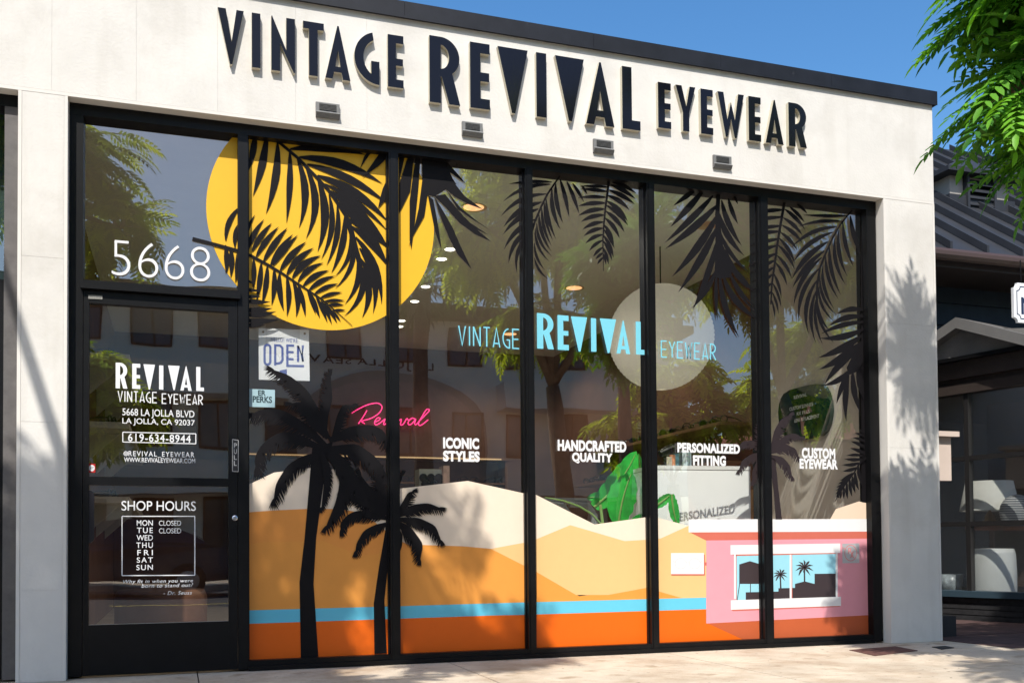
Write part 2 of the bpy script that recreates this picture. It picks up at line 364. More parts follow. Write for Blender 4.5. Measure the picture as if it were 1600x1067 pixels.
# the door
dr = MB(); dz1 = at(200, 458, FRONT)[2]
gx0, gx1 = at(139, 700, .10)[0], at(357, 700, .10)[0]
gz = [at(139, 976, .10)[2], at(139, 757.5, .10)[2], at(139, 744.5, .10)[2], at(139, 474, .10)[2]]
dr.box(-.497, gx0, FRONT+.004, .135, .016, dz1); dr.box(gx1, .342, FRONT+.004, .135, .016, dz1)
dr.box(gx0, gx1, FRONT+.006, .133, .016, gz[0]); dr.box(gx0, gx1, FRONT+.002, .133, gz[1], gz[2]); dr.box(gx0, gx1, FRONT+.006, .133, gz[3], dz1)
door = dr.build("door", BLACK, shop)
for a, b in ((gz[0], gz[1]), (gz[2], gz[3])): pane(door, gx0, gx1, a, b, "door_pane", .112)
STEEL = mat("steel", (.55, .56, .58, 1), .3, .5, 1.0)
a = at(367, 809, FRONT); lk = MB()
ring = [(0, 0), (.016, 0), (.016, .006), (.010, .010), (.0, .010)]
lk.lathe(ring, k=16); lo = lk.build("lock", STEEL, door); lo.parent = door; lo.matrix_world = Matrix.Translation((a[0], FRONT+.004, a[2])) @ Matrix.Rotation(R_(90), 4, 'X')
a = at(142, 815, .07); hb = MB()                # dark pull seen at the hinge side of the lower light
b0, b1 = at(136, 848, .095), at(150, 766, .095)
hp = arc((b0[0]+b1[0])/2-.012, b1[2]-.03, .026, .03, 180, 0, 8)+arc((b0[0]+b1[0])/2-.012, b0[2]+.03, .026, .03, 0, -180, 8)
hb.prism(hp, .092, .108); hb.build("pull_plate", mat("dark_plate", (.012, .010, .014, 1), .3, .5), door)
MB().box(gx0+.002, gx1-.002, .09, .1, gz[0]-.004, gz[0]+.002).build("glazing_bead", STEEL, door)
# neighbouring opening left of the pier
nf = MB(); nj0 = at(15, 500, FRONT)[0]
nf.box(-4, -.826, FRONT, .2, 3.178, ZL);  nf.box(-4, nj0-.03, FRONT+.02, .2, TB0-.02, TB1-.02); nf.box(-1.25, nj0-.032, FRONT+.01, .16, .016, .38); nf.box(nj0-.10, nj0-.031, FRONT+.01, .16, .38, TB0-.021)
nf.box(-4, -3.92, FRONT, .2, .01, 3.178); nf.box(-4, -1.252, FRONT+.002, .2, .01, .06)
MB().box(nj0-.03, -.826, FRONT+.002, .2, .012, 3.178).build('jamb', mat('sunlit_jamb', (.10, .092, .088, 1), .5, .4, var=.2, scale=12), shop)  # sunlight catching the black frame is put into this jamb's grey
nfo = nf.build("window_frame", BLACK, shop)
TEAL = mat("teal_blind", (.02, .05, .055, 1), .7, .3, var=.3, scale=4)
pane(nfo, -3.92, nj0-.03, TB1-.02, 3.205); pane(nfo, -3.92, nj0-.03, .06, TB0-.02)
MB().box(-4, -.83, .34, .36, .05, 3.3).build("blind", TEAL, shop)

# ================================================================== RAISED SIGN
sign = thing("shop_sign", "raised black art deco letters with cream returns spelling VINTAGE REVIVAL EYEWEAR across the fascia", "sign", (2.2, 0, 3.47))
FACE = mat("sign_face", (.006, .006, .010, 1), .12, .28, var=.1); RETURN = mat("sign_return", S(232, 224, 200), .6, .3)
def zx(ox, oy, s, a): return at(ox+a/s, oy+300/s, -.03)[0]
z2 = lambda a, t: at(320+a/3.81, t/3.81, -.03)[0]
LET = [(c, z2(a, 300), z2(b, 300), 3.537, 3.862) for c, a, b in (('V', 76, 232), ('I', 280, 331), ('N', 396, 537), ('T', 585, 709), ('A', 717, 866), ('G', 890, 1039), ('E', 1089, 1182))]
z3 = lambda a, t: at(640+a/3.81, 20+t/3.81, -.03)[0]
LET += [(c, z3(a, t), z3(b, t), 3.478, 3.897) for c, a, b, t in (('R', 118, 300, 350), ('E', 360, 477, 400), ('v', 524, 703, 300), ('I', 754, 814, 430), ('v', 866, 1037, 350), ('A', 1050, 1218, 600), ('L', 1265, 1372, 500))]
z4 = lambda a, t: at(980+a/3.81, 80+t/3.81, -.03)[0]
LET += [(c, z4(a, t), z4(b, t), 3.518, 3.828) for c, a, b, t in (('E', 183, 260, 320), ('Y', 288, 405, 250), ('E', 437, 510, 350), ('W', 538, 694, 300), ('E', 722, 795, 400), ('A', 823, 930, 500), ('R', 960, 1067, 430))]
for c, x0, x1, z0, z1 in LET:
    m_ = MB(); glyph_into(m_, c, x0, x1, z0, z1, -.002, ext=.015); m_.build("letter", [FACE, RETURN], sign)

GREYM = mat("grey_metal", (.16, .16, .155, 1), .55, .4, var=.15, scale=30); GRILL = mat("dark_grille", (.05, .05, .048, 1), .6, .4, var=.5, scale=90)
for i, ((x0, x1), what) in enumerate(zip(((.791, .933), (1.701, 1.835), (2.596, 2.738), (3.487, 3.626)), ("between the letters A and G of VINTAGE", "below the E of REVIVAL", "below the A of REVIVAL", "below the W of EYEWEAR"))):
    what = ("under the T of VINTAGE, leftmost of the four", "under the letters R and E of REVIVAL", "under the letters A and L of REVIVAL", "under EYEWEAR, rightmost of the four")[i]
    t = thing("wall_light", "small grey box wall light " + what, "light fixture", ((x0+x1)/2, 0, 3.303), "grey box lights on the fascia")
    z0, z1 = 3.303, 3.391; h = MB()
    prof = [(0, z0), (-.018, z0), (-.034, z0+.022), (-.018, z0+.036), (-.018, z1), (0, z1)]
    n = len(prof); v = [(x0, y, z) for y, z in prof]+[(x1, y, z) for y, z in prof]
    h.add(v, [tuple(range(n)), tuple(range(n, 2*n))[::-1]]+[(i_, i_+n, (i_+1) % n+n, (i_+1) % n) for i_ in range(n)])
    h.build("housing", GREYM, t)
    g = MB()
    for k in range(5): g.box(x0+.02, x1-.02, -.0225, -.0185, z0+.042+k*.008, z0+.047+k*.008)
    g.build("louvre", GRILL, t)

# ================================================================== VINYL GRAPHICS ON THE GLASS
ZTOP = 3.204
def vcol(name, r, g, b): return mat(name, S(r, g, b), .5, .35, var=.02, scale=15)
class Decal:
    """flat vinyl pieces stuck on the outer face of the glass; pieces that overlap lie a fraction of a millimetre apart"""
    def __init__(s, y): s.mb = MB(); s.y = y; s.k = 0
    def lay(s): s.k += 1; return s.y-.00007*(s.k % 12)
    def poly(s, pts, m=0, flatlay=False):
        s.mb.flat(plane(pts, s.y, ZTOP), s.y if flatlay else s.lay(), m); return s
    def leaflet(s, b, t, w, bend=0.0, m=0, pk=.42):
        """a lance-shaped leaflet from photo pixel b to photo pixel t"""
        b = np.array(b, float); t = np.array(t, float); d = t-b; L = np.linalg.norm(d); nrm = np.array([-d[1], d[0]])/L
        N = 9; up = []; dn = []
        for i in range(N):
            u = i/(N-1); c = b+d*u+nrm*bend*L*4*u*(1-u)
            h = w/2*((u/pk)**.6*.80+.20 if u < pk else max(0, 1-((u-pk)/(1-pk))**1.6))
            up.append(c+nrm*h); dn.append(c-nrm*h)
        q = plane(up+dn, s.y, ZTOP); yy = s.lay()
        s.mb.add([(a[0], yy, a[1]) for a in q], [(i, N+i, N+i+1, i+1) for i in range(N-1)], m)
        return s
    def rachis(s, pts, w0, w1, m=0):
        n = len(pts); q = plane(pts, s.y, ZTOP)
        P = [np.array(a) for a in q]; yy = s.y-.0008; L = []; Rr = []
        for i in range(n):
            d = P[min(i+1, n-1)]-P[max(i-1, 0)]; d = d/np.linalg.norm(d); a = np.array([-d[1], d[0]]); h = (w0+(w1-w0)*i/(n-1))/2*.0043
            L.append(P[i]+a*h); Rr.append(P[i]-a*h)
        s.mb.add([(a[0], yy, min(a[1], ZTOP)) for a in L+Rr], [(i, n+i, n+i+1, i+1) for i in range(n-1)], m); return s
    def build(s, name, label, cat, mats=None, group=None, parent=None):
        o = s.mb.build(name, mats or VINYL, parent)
        if parent is None:
            tag(o, label, cat, group); c = np.array(s.mb.v); recenter(o, (float(c[:, 0].mean()), s.y, float(c[:, 2].min())))
        return o
FRK = 0
FG = "black palm frond decals on the shop glass"
def frond(label, z, rach, lw, leaves, w=9, bend=0.0, group=FG, polys=(), y=None, slim=1.0):
    """rach and leaves in zoomed-photo coordinates; leaves: (bx,by,tx,ty[,w[,bend]])"""
    global FRK
    FRK += 1; d = Decal(VY-.0034-.0009*FRK)
    if rach: d.rachis([z(*q) for q in rach], lw[0], lw[1])
    for q in leaves:
        d.leaflet(z(q[0], q[1]), z(q[2], q[3]), slim*(q[4] if len(q) > 4 and q[4] else w), q[5] if len(q) > 5 else bend)
    for q in polys: d.poly([z(*a) for a in q])
    return d.build("palm_frond_decal", label, "window decal", group=group)

# -- the sun
c = (np.array([(65, 440), (75, 550), (108, 650), (130, 205), (215, 90), (340, 930), (420, 985), (560, 1035), (700, 1057), (780, 1057), (900, 1015), (1012, 938), (1100, 840), (1170, 680), (1185, 580), (1183, 540)], float)/3.1375+[300, 180])
q = np.array(plane(c, VY)); A_ = np.c_[q, np.ones(len(q))]; s_ = np.linalg.lstsq(A_, -(q**2).sum(1), rcond=None)[0]
sx, sz = -s_[0]/2, -s_[1]/2; sr = math.sqrt(sx*sx+sz*sz-s_[2])
sd = MB(); sd.flat([(a, min(b, ZTOP)) for a, b in arc(sx, sz, sr, sr, 0, 357.5, 143)], VY)
recenter(tag(sd.build("sun_decal", vcol("yellow_vinyl", 255, 198, 42)), "big yellow sun disc decal behind palm fronds high on the shop glass", "window decal"), (sx, VY, sz-sr))

ZA = zoomed(370, 190, 6.276); ZB = zoomed(370, 340, 6.276)
def ab(a, b): return (a, b+941)                 # second zoom of the same frond into the first one's frame
frond("large drooping palm frond decal across the upper half of the yellow sun", ZA,
      [(300, 130), (420, 210), (600, 360), (780, 545), (900, 675), (1000, 815), (1085, 945), ab(1130, 130), ab(1180, 330), ab(1222, 470)], (4.2, 5.5),
      [(185, 110, 118, 480, 11, -.02), (296, 130, 158, 735, 13, -.03), (400, 205, 285, 910, 13, -.05), (520, 290, 487, 1000, 10.5, -.02), (595, 365, 608, 1050, 12.5, -.10),
       (680, 450, 676, 1155, 12.5, -.13), (795, 560, 790, 1281, 14, -.10), (905, 715, 826, 1355, 9.5, -.10), (985, 815, 878, 1415, 9.5, -.08), (1060, 920, 925, 1490, 11, -.07),
       (*ab(1095, 60), *ab(955, 585), 8, -.16), (*ab(1140, 200), *ab(960, 700), 8, -.14), (*ab(1165, 300), *ab(1055, 855), 10, -.15), (*ab(1205, 430), *ab(1050, 970), 10, -.18), (*ab(1235, 500), *ab(1228, 985), 11, -.13),
       (430, 205, 905, 190, 7, -.02), (520, 272, 1270, 330, 13, -.05), (610, 350, 1432, 612, 15, -.07), (690, 420, 1480, 810, 13, -.06), (790, 530, 1485, 985, 15, -.07), (860, 610, 1480, 1075, 9, -.05), (915, 680, 1480, 1225, 15, -.05),
       (1000, 790, 1480, 1400, 15, -.05), (*ab(1085, 10), *ab(1480, 300), 11, -.04), (*ab(1120, 80), *ab(1480, 480), 10.5, -.05), (*ab(1165, 190), *ab(1420, 855), 12, -.10), (*ab(1205, 300), *ab(1335, 945), 12, -.12), (*ab(1215, 400), *ab(1310, 780), 9, -.08)],
      polys=[[ab(1050, 0), ab(1120, 40), ab(1190, 300), ab(1215, 480), ab(1185, 480), ab(1130, 250)]])
frond("palm frond decal rising across the bottom of the yellow sun", ZB,
      [(-435, 210), (-205, 268), (-5, 322), (145, 378), (300, 460), (450, 550), (570, 630), (680, 700), (820, 790), (930, 880), (1000, 942), (1133, 1062)], (5.5, .8),
      [(-110, 225, 60, -130, 9, -.12), (-20, 290, 90, -5, 9, -.12), (40, 330, 180, -30, 8, -.05), (90, 350, 268, 15, 9.5, -.05), (150, 330, 345, 52, 9.5, -.04), (190, 385, 412, 88, 9.5, -.04), (262, 430, 497, 98, 10.5, -.03), (330, 470, 552, 162, 9.5, -.04), (355, 470, 600, 170, 9.5, -.03),
       (425, 520, 682, 236, 11, -.05), (490, 560, 755, 296, 11.5, -.07), (545, 595, 827, 372, 11.5, -.10), (600, 630, 852, 443, 9.5, -.10), (650, 670, 907, 516, 9.5, -.08), (705, 715, 967, 572, 8.5, -.08), (760, 750, 997, 648, 7.5, -.06), (815, 790, 1035, 733, 6.5, -.05), (850, 825, 1060, 814, 5.5, -.04), (890, 860, 1052, 857, 5.5, -.04), (930, 915, 1068, 909, 4.5, -.04),
       (-110, 270, -105, 560, 9, -.03), (-60, 290, -60, 590, 9, -.03), (10, 330, -15, 640, 9, -.03), (165, 400, 158, 715, 8, -.02), (240, 440, 192, 825, 9, -.02), (300, 470, 245, 862, 9, -.03), (365, 500, 340, 862, 9, -.04), (420, 540, 462, 920, 9.5, .05), (490, 580, 490, 972, 9, -.05), (550, 620, 580, 978, 9.5, -.09), (600, 655, 672, 972, 8, -.03),
       (690, 705, 772, 948, 6, -.02), (705, 720, 814, 985, 8, -.02), (775, 770, 888, 1030, 6.5, -.03), (825, 810, 932, 1048, 6, -.03), (860, 840, 985, 1035, 6, -.03), (900, 880, 972, 1020, 5, -.03), (945, 920, 1018, 1020, 4, -.02)], w=9)
ZC_ = zoomed(600, 220, 5.083)
frond("fan palm leaf decal hanging over the right edge of the yellow sun", ZC_, None, (0, 0), [], polys=[
      [(120, 60), (185, 60), (170, 110), (125, 300), (119, 380)], [(196, 90), (238, 90), (225, 250), (208, 400), (175, 470), (119, 580), (119, 350)],
      [(255, 90), (292, 90), (283, 240), (270, 400), (240, 690), (217, 862), (203, 790), (203, 480), (222, 330)], [(303, 90), (345, 430), (320, 600), (235, 750), (195, 842), (240, 690), (275, 540), (303, 320)],
      [(300, 80), (480, 90), (560, 338), (490, 390), (400, 445), (345, 432), (303, 300)], [(348, 430), (392, 470), (435, 700), (458, 868), (405, 720)],
      [(398, 440), (470, 560), (545, 690), (610, 840), (696, 1020), (585, 905), (515, 770), (440, 580)], [(398, 440), (485, 425), (600, 565), (720, 690), (852, 802), (725, 745), (600, 655), (480, 520)],
      [(485, 378), (600, 525), (740, 640), (853, 717), (700, 625), (585, 545)], [(600, 575), (680, 650), (832, 750), (700, 690), (630, 640)],
      [(478, 376), (560, 338), (640, 440), (785, 546), (670, 505), (560, 445)], [(365, 170), (410, 100), (500, 235), (577, 348), (490, 330), (430, 270)], [(405, 90), (470, 90), (560, 235), (656, 347), (590, 300), (500, 235)], [(540, 100), (562, 160), (586, 200), (575, 160)]])
frond("short pair of leaf blades decal at the upper right of the yellow sun", ZA, None, (0, 0), [], polys=[
      [(1300, 230), (1352, 235), (1300, 330), (1208, 462), (1250, 340)], [(1425, 235), (1482, 245), (1482, 350), (1400, 430), (1290, 510), (1228, 550), (1275, 490), (1380, 340)], [(1482, 545), (1482, 740), (1440, 790), (1384, 855), (1405, 750), (1430, 660)], [(530, 120), (800, 110), (1200, 215), (1228, 270), (1210, 290), (1180, 225), (870, 205), (560, 215), (420, 200)]])
ZE = zoomed(770, 250, 5.617)
frond("arching palm frond decal behind the third upright from the door", ZE, [(590, 140), (545, 205), (480, 300), (425, 410), (370, 540), (335, 650), (310, 760)], (2.5, 4),
      [(520, 195, 137, 212, 8, .03), (505, 215, 90, 366, 10, .10), (470, 300, 70, 497, 10.5, .12), (430, 370, 92, 592, 13, .10), (400, 430, 90, 657, 12, .09), (375, 520, 98, 787, 11, .10), (350, 590, 137, 912, 10.5, .13), (335, 640, 215, 1003, 8.5, .15), (320, 700, 270, 1045, 7, .10),
       (590, 170, 670, 507, 9.5, -.02), (650, 190, 759, 478, 9, -.02), (700, 205, 800, 372, 7.5, -.02), (780, 225, 830, 304, 6, -.02), (552, 210, 617, 557, 10, .06), (520, 255, 595, 615, 10, .08), (468, 340, 556, 698, 8, .06), (452, 370, 528, 710, 7, .06), (430, 420, 516, 757, 7.5, .07), (405, 480, 516, 807, 8, .08), (385, 550, 522, 848, 7, .12), (372, 600, 500, 895, 6.5, .12), (365, 730, 462, 972, 6, .10), (365, 860, 486, 1047, 6, .10)], slim=.74)
frond("straight hanging palm frond decal with a pointed tip in the fourth glass panel", ZE, [(1020, 150), (1005, 300), (988, 420), (975, 560), (966, 700), (968, 850), (970, 975)], (4.5, 1.2),
      [(1015, 240, 765, 232, 6, .02), (1008, 280, 768, 255, 7.5, .02), (1000, 330, 745, 333, 7, .03), (992, 380, 745, 408, 8.5, .05), (985, 432, 748, 491, 9, .07), (980, 485, 772, 545, 8.5, .08), (975, 545, 786, 612, 8, .08), (970, 600, 796, 671, 8, .09), (967, 655, 814, 734, 7.5, .09), (966, 705, 845, 801, 6.5, .08), (966, 765, 880, 852, 6, .05), (968, 815, 903, 872, 5.5, .05), (968, 855, 918, 917, 5, .05),
       (1040, 190, 1262, 296, 8, -.05), (1035, 220, 1256, 347, 9, -.05), (1020, 265, 1249, 393, 9, -.05), (1010, 312, 1201, 443, 9, -.07), (1003, 362, 1184, 541, 9.5, -.07), (998, 400, 1188, 580, 8.5, -.07), (992, 450, 1157, 638, 8.5, -.07), (986, 510, 1113, 690, 8, -.07), (978, 570, 1062, 740, 7.5, -.05), (975, 610, 1066, 778, 7, -.05), (970, 660, 1060, 860, 7, -.06), (970, 710, 1046, 887, 6.5, -.06), (968, 770, 1016, 920, 6, -.05), (968, 820, 992, 922, 4.5, -.05)], slim=.88)
ZG = zoomed(1030, 280, 4.268)
frond("largest dark palm frond decal with broad blades in the fifth glass panel", ZG, [(395, 60), (388, 230), (395, 400), (402, 560), (398, 660)], (7, 12),
      [(255, 60, 95, 178, 11, -.00), (300, 70, 75, 320, 15, -.01), (360, 110, 35, 426, 15, -.02), (390, 170, 38, 467, 17, -.03), (390, 235, 85, 652, 18, -.04), (390, 310, 126, 756, 17, -.03), (392, 390, 222, 875, 14, -.03), (385, 590, 216, 862, 11, -.06), (375, 620, 262, 790, 8, -.04),
       (382, 630, 388, 942, 8.5, .02), (402, 640, 533, 1057, 13, .06), (425, 640, 668, 940, 14, .10), (470, 620, 652, 862, 7, .06), (475, 650, 652, 892, 6, .06), (475, 570, 642, 757, 13, .03), (440, 470, 592, 732, 12, .06), (398, 335, 600, 622, 10, .08), (398, 225, 568, 512, 14, .08), (415, 140, 552, 447, 13, .06), (460, 130, 526, 302, 10, .03), (500, 110, 524, 168, 6, 0)],
      polys=[[(372, 230), (402, 240), (425, 440), (490, 590), (475, 655), (405, 665), (368, 630), (375, 430)]], slim=.74)
ZH = zoomed(1180, 300, 4.444); gx = lambda a, b: ((1030+a/4.268-1180)*4.444, (280+b/4.268-300)*4.444)
frond("narrow palm frond decal crossing the last upright before the right pier", ZH, [(205, 60), (180, 200), (155, 350), (135, 500), (115, 640), (108, 780)], (5.5, 3),
      [(290, 85, 362, 152, 7, -.04), (240, 105, 342, 212, 8.5, -.04), (205, 120, 347, 264, 10, -.05), (195, 180, 331, 306, 9.5, -.06), (185, 230, 329, 356, 9.5, -.06), (175, 280, 293, 407, 9, -.06), (165, 320, 276, 502, 9.5, -.07), (160, 370, 274, 542, 9, -.07), (150, 440, 254, 604, 8.5, -.07), (142, 490, 220, 650, 8, -.06), (125, 560, 182, 742, 7, -.05), (120, 630, 180, 802, 6.5, -.05), (115, 690, 162, 852, 6, -.05), (112, 745, 137, 884, 5, -.04)]
      + [(x, y, *gx(a, b), 9.5, .02) for x, y, a, b in ((200, 125, 640, 222), (195, 175, 612, 278), (185, 235, 620, 340), (180, 275, 605, 371), (170, 325, 602, 443), (160, 370, 600, 506), (155, 425, 598, 581), (148, 470, 612, 627), (135, 520, 620, 688), (125, 570, 625, 742), (118, 630, 632, 792), (112, 690, 645, 852))], slim=.70)
frond("curved palm frond decal sweeping down from the top right corner of the glass", ZH, [(690, 110), (640, 165), (590, 230), (540, 315), (490, 425), (450, 525), (430, 640), (425, 830)], (2.2, 5),
      [(640, 165, 325, 160, 9, -.01), (605, 205, 298, 241, 9.5, .06), (570, 240, 250, 387, 12, .10), (540, 280, 262, 492, 13, .10), (505, 345, 252, 610, 16, .08), (480, 410, 256, 672, 14, .07), (462, 455, 265, 797, 13, .10), (445, 530, 303, 907, 12.5, .12), (430, 610, 372, 992, 12, .12), (425, 680, 422, 1052, 11, .10), (422, 740, 470, 1062, 9, .08), (425, 800, 546, 1047, 8, .08),
       (660, 165, 735, 440, 13, .04), (608, 215, 683, 522, 11.5, .05), (580, 265, 640, 587, 11.5, .08), (552, 325, 626, 642, 11, .09), (515, 380, 596, 717, 11, .07), (488, 440, 580, 747, 9.5, .08), (468, 510, 550, 817, 9.5, .09), (448, 580, 566, 857, 8.5, .12), (440, 660, 551, 902, 8, .12), (435, 770, 520, 967, 8, .10)], slim=.60)
ZJ = zoomed(1260, 460, 5.336)
frond("fan shaped palm leaf decal at mid height beside the right pier", ZJ, None, (0, 0),
      [(480, 130, 255, 163, 8.5, .10), (480, 185, 190, 265, 9.5, .10), (480, 230, 123, 328, 8.5, .06), (478, 290, 113, 365, 11, -.07), (460, 345, 100, 527, 12.5, -.05), (445, 405, 105, 627, 13, -.05), (420, 475, 150, 752, 11, .06), (360, 630, 140, 758, 9.5, -.10), (355, 640, 250, 912, 8.5, .03), (352, 660, 332, 1062, 9.5, .04), (385, 640, 450, 985, 10, .05), (425, 620, 482, 880, 8, .04), (430, 520, 475, 800, 7, .03)],
      polys=[[(440, 400), (475, 380), (475, 560), (432, 640), (352, 672), (335, 610), (400, 480)]])
ZK = zoomed(1260, 640, 5.336)
frond("small feathery palm frond decal pointing down beside the right pier", ZK, [(500, 400), (440, 450), (400, 520), (340, 600), (270, 710), (233, 768)], (4, 1),
      [(480, 385, 330, 383, 5, .05), (470, 410, 315, 407, 6, -.05), (450, 440, 296, 458, 6, -.06), (425, 480, 300, 512, 6, -.05), (395, 525, 277, 592, 6, -.04), (380, 555, 262, 618, 6, -.04), (360, 580, 248, 648, 5.5, -.04), (335, 610, 243, 675, 5, -.04), (310, 645, 240, 705, 5, -.03), (290, 680, 245, 730, 4.5, 0),
       (430, 455, 470, 640, 6, .05), (405, 515, 437, 672, 6, .05), (385, 555, 408, 697, 6, .04), (362, 580, 381, 725, 5.5, .04), (340, 610, 343, 745, 5, .04), (315, 645, 312, 745, 4.5, .02), (292, 680, 281, 745, 4, .02), (262, 715, 272, 735, 3, .0),
       (490, 370, 362, 320, 6, .05), (490, 320, 368, 263, 6, .06), (490, 265, 384, 231, 5, .05), (490, 220, 403, 195, 4.5, .03), (490, 190, 435, 171, 4, .03)])
frond("small grey black frond decal beside the upper left corner of the OPEN sign", ZB, None, (0, 0),
      [(60, 600, 185, 655, 4, 0), (60, 700, 235, 718, 6, .02), (60, 770, 240, 775, 6, .02), (60, 810, 332, 826, 8, .04), (60, 900, 352, 889, 9, .04), (60, 945, 390, 920, 9, .06), (60, 1000, 432, 995, 9, .05), (60, 1050, 280, 1050, 8, .03)])
bd = Decal(VY-.0012); bd.poly([(1344.5, 300), (1357, 300), (1357, 786), (1346, 784)]); bd.build("border_decal", "narrow black vinyl strip along the right edge of the last glass panel", "window decal")

# -- desert landscape
CR, OR1, OR2, TAN, TAN2, BLU, GRD = [vcol(n, *c) for n, c in (("cream_vinyl", (255, 236, 212)), ("amber_vinyl", (252, 164, 74)), ("orange_vinyl", (252, 168, 74)), ("tan_vinyl", (252, 206, 140)), ("light_amber", (250, 180, 90)), ("turquoise_vinyl", (110, 212, 240)), ("deep_orange_vinyl", (253, 112, 4)))]
mural = thing("desert_mural", "cream and orange desert dune mural decal with turquoise band along the glass bottom", "window decal", (2.6, VY, .065))
YB = VY-.0004
def layer(name, k, pts, m, parent=mural): return MB().flat(plane(pts, YB-k*.00025), YB-k*.00025).build(name, m, parent)
layer("dune", 0, [(388, 757), (428, 738), (492, 730), (540, 735), (560, 775), (600, 775), (624, 763), (660, 759), (731, 751), (821, 771), (838, 773), (929, 819), (1015, 807), (1032, 809.5), (1075, 821), (1105, 822), (1105, 900), (388, 900)], CR)
layer("dune", 0, [(1296.5, 812), (1306, 795), (1342, 783), (1357, 786), (1357, 830), (1296.5, 830)], mat("peach_vinyl", S(252, 226, 198), .5, .35))
layer("dune", 1, [(388, 800), (430, 797), (483, 794.5), (530, 795), (560, 800), (585, 815), (620, 842), (650, 856), (700, 870), (700, 900), (388, 900)], OR1)
layer("dune", 2, [(388, 850), (416, 846), (505, 844.5), (535, 856), (560, 869), (606, 862), (630, 857), (661, 851), (722, 853), (767, 857), (840, 893), (905, 931), (1010, 918), (1059, 932), (1110, 932), (1110, 945), (388, 960)], OR2)
layer("dune", 3, [(767, 857), (821, 847), (838, 842), (891, 820), (976, 845), (1015, 842.5), (1032, 841), (1076, 821), (1103, 842), (1112, 842), (1112, 945), (1059, 932), (1010, 918), (950, 929), (900, 929), (838, 893)], TAN)
layer("water_band", 4, [(388, 953), (607, 947), (770, 942), (1010, 935.5), (1112, 932.8), (1112, 951), (1010, 954), (820, 960), (770, 961), (388, 974)], BLU)
layer("ground_band", 4, [(388, 974.01), (770, 961.01), (820, 960.01), (1010, 954.01), (1112, 951.01), (1112, 973), (1159, 997), (1170, 1003), (388, 1034)], GRD)
house = thing("house_mural", "pink flat roofed house mural decal with a long window, lower right glass", "window decal", (4.2, VY, .065))
WH, SAL, PNK, SHD, SKY, GLS = [vcol(n, *c) for n, c in (("white_vinyl", (252, 251, 250)), ("salmon_vinyl", (224, 118, 98)), ("pink_vinyl", (250, 170, 182)), ("brick_vinyl", (208, 102, 58)), ("sky_vinyl", (168, 232, 248)), ("rose_vinyl", (236, 150, 150)))]
SIL = mat("silhouette_vinyl", S(58, 48, 50, .9), .5, .4)
H = lambda n, k, pts, m, par=house: layer(n, k, pts, m, par)
H("shadow", 5, [(1105, 973), (1160, 998), (1200, 1000), (1358, 993), (1358, 960.5)], SHD)
H("wall", 6, [(1103.5, 843.5), (1358, 841), (1358, 960.5), (1103.5, 973.5)], PNK)
H("soffit", 6.5, [(1077.5, 831), (1358, 829.5), (1358, 841), (1103.5, 844)], SAL)
H("roof", 7, [(1076, 811), (1358, 810.5), (1358, 830), (1076, 831.3)], WH)
wz = zoomed(1130, 830, 6.667)
win = H("window", 7.6, [wz(132, 240), wz(1174, 225), wz(1174, 690), wz(132, 722)], SKY)
m_ = MB()
def fl(pts, k): m_.flat(plane(pts, YB-k*.00025), YB-k*.00025)
fl([wz(167, 342), wz(278, 308), wz(393, 342), wz(393, 545), wz(167, 545)], 8.2)
for a, b in (((172, 540), (146, 715)), ((284, 540), (284, 640)), ((390, 540), (412, 640))):
    fl([wz(a[0]-4, a[1]), wz(a[0]+4, a[1]), wz(b[0]+4, b[1]), wz(b[0]-4, b[1])], 8.0)
fl([wz(235, 632), wz(575, 624), wz(575, 590), wz(748, 586), wz(748, 545), wz(850, 518), wz(952, 545), wz(952, 440), wz(1172, 437), wz(1172, 690), wz(235, 715)], 8.2)
def mini_palm(cx, cy, r, base):
    fl([wz(cx-7, cy), wz(cx+7, cy), wz(base[0]+8, base[1]), wz(base[0]-8, base[1])], 8.0)
    for a in (95, 55, 20, -15, -50, -85, -130, 130, 160, 195, 60, 235):
        e = (cx+r*math.cos(R_(a)), cy-r*math.sin(R_(a))*.95+r*.12)
        md = ((cx+e[0])/2+ .08*r*math.sin(R_(a)), (cy+e[1])/2-.13*r)
        P = [np.array(q) for q in ((cx, cy), md, e)]; n_ = P[2]-P[0]; n_ = np.array([-n_[1], n_[0]])/np.linalg.norm(n_)*r*.10
        fl([wz(*(P[0]+n_*.5)), wz(*(P[1]+n_)), wz(*P[2]), wz(*(P[1]-n_)), wz(*(P[0]-n_*.5))], 8.4+.12*(a % 7))
mini_palm(595, 450, 78, (600, 600)); mini_palm(846, 375, 100, (848, 530))
m_.build("skyline", SIL, win)
for x0, x1 in ((112, 132), (692, 712), (1172, 1192)):
    m_ = MB(); fl([wz(x0, 240 if x0 < 1000 else 226), wz(x1, 240 if x0 < 1000 else 226), wz(x1+1, 700), wz(x0+1, 702)], 9.8); m_.build("window_post", WH, win)
m_ = MB()
fl([wz(76, 142), wz(1219, 124), wz(1219, 222), wz(76, 240)], 10.3); fl([wz(80, 716), wz(1227, 678), wz(1227, 773), wz(80, 814)], 10.3)
m_.build("awning", WH, win)
m_ = MB(); fl([wz(90, 238), wz(1205, 221), wz(1175, 232), wz(120, 254)], 9.3); fl([wz(84, 812), wz(1227, 772), wz(1205, 783), wz(100, 828)], 9.3); fl([wz(132, 238), wz(139, 238), wz(142, 712), wz(135, 712)], 9.3); fl([wz(712, 236), wz(718, 236), wz(721, 695), wz(714, 695)], 9.3)
m_.build("window_shadow", SAL, win)
gl = thing("glasses_sign", "white plaque decal with pale round spectacles hanging left of the pink house", "window decal", (3.3, VY, .4))
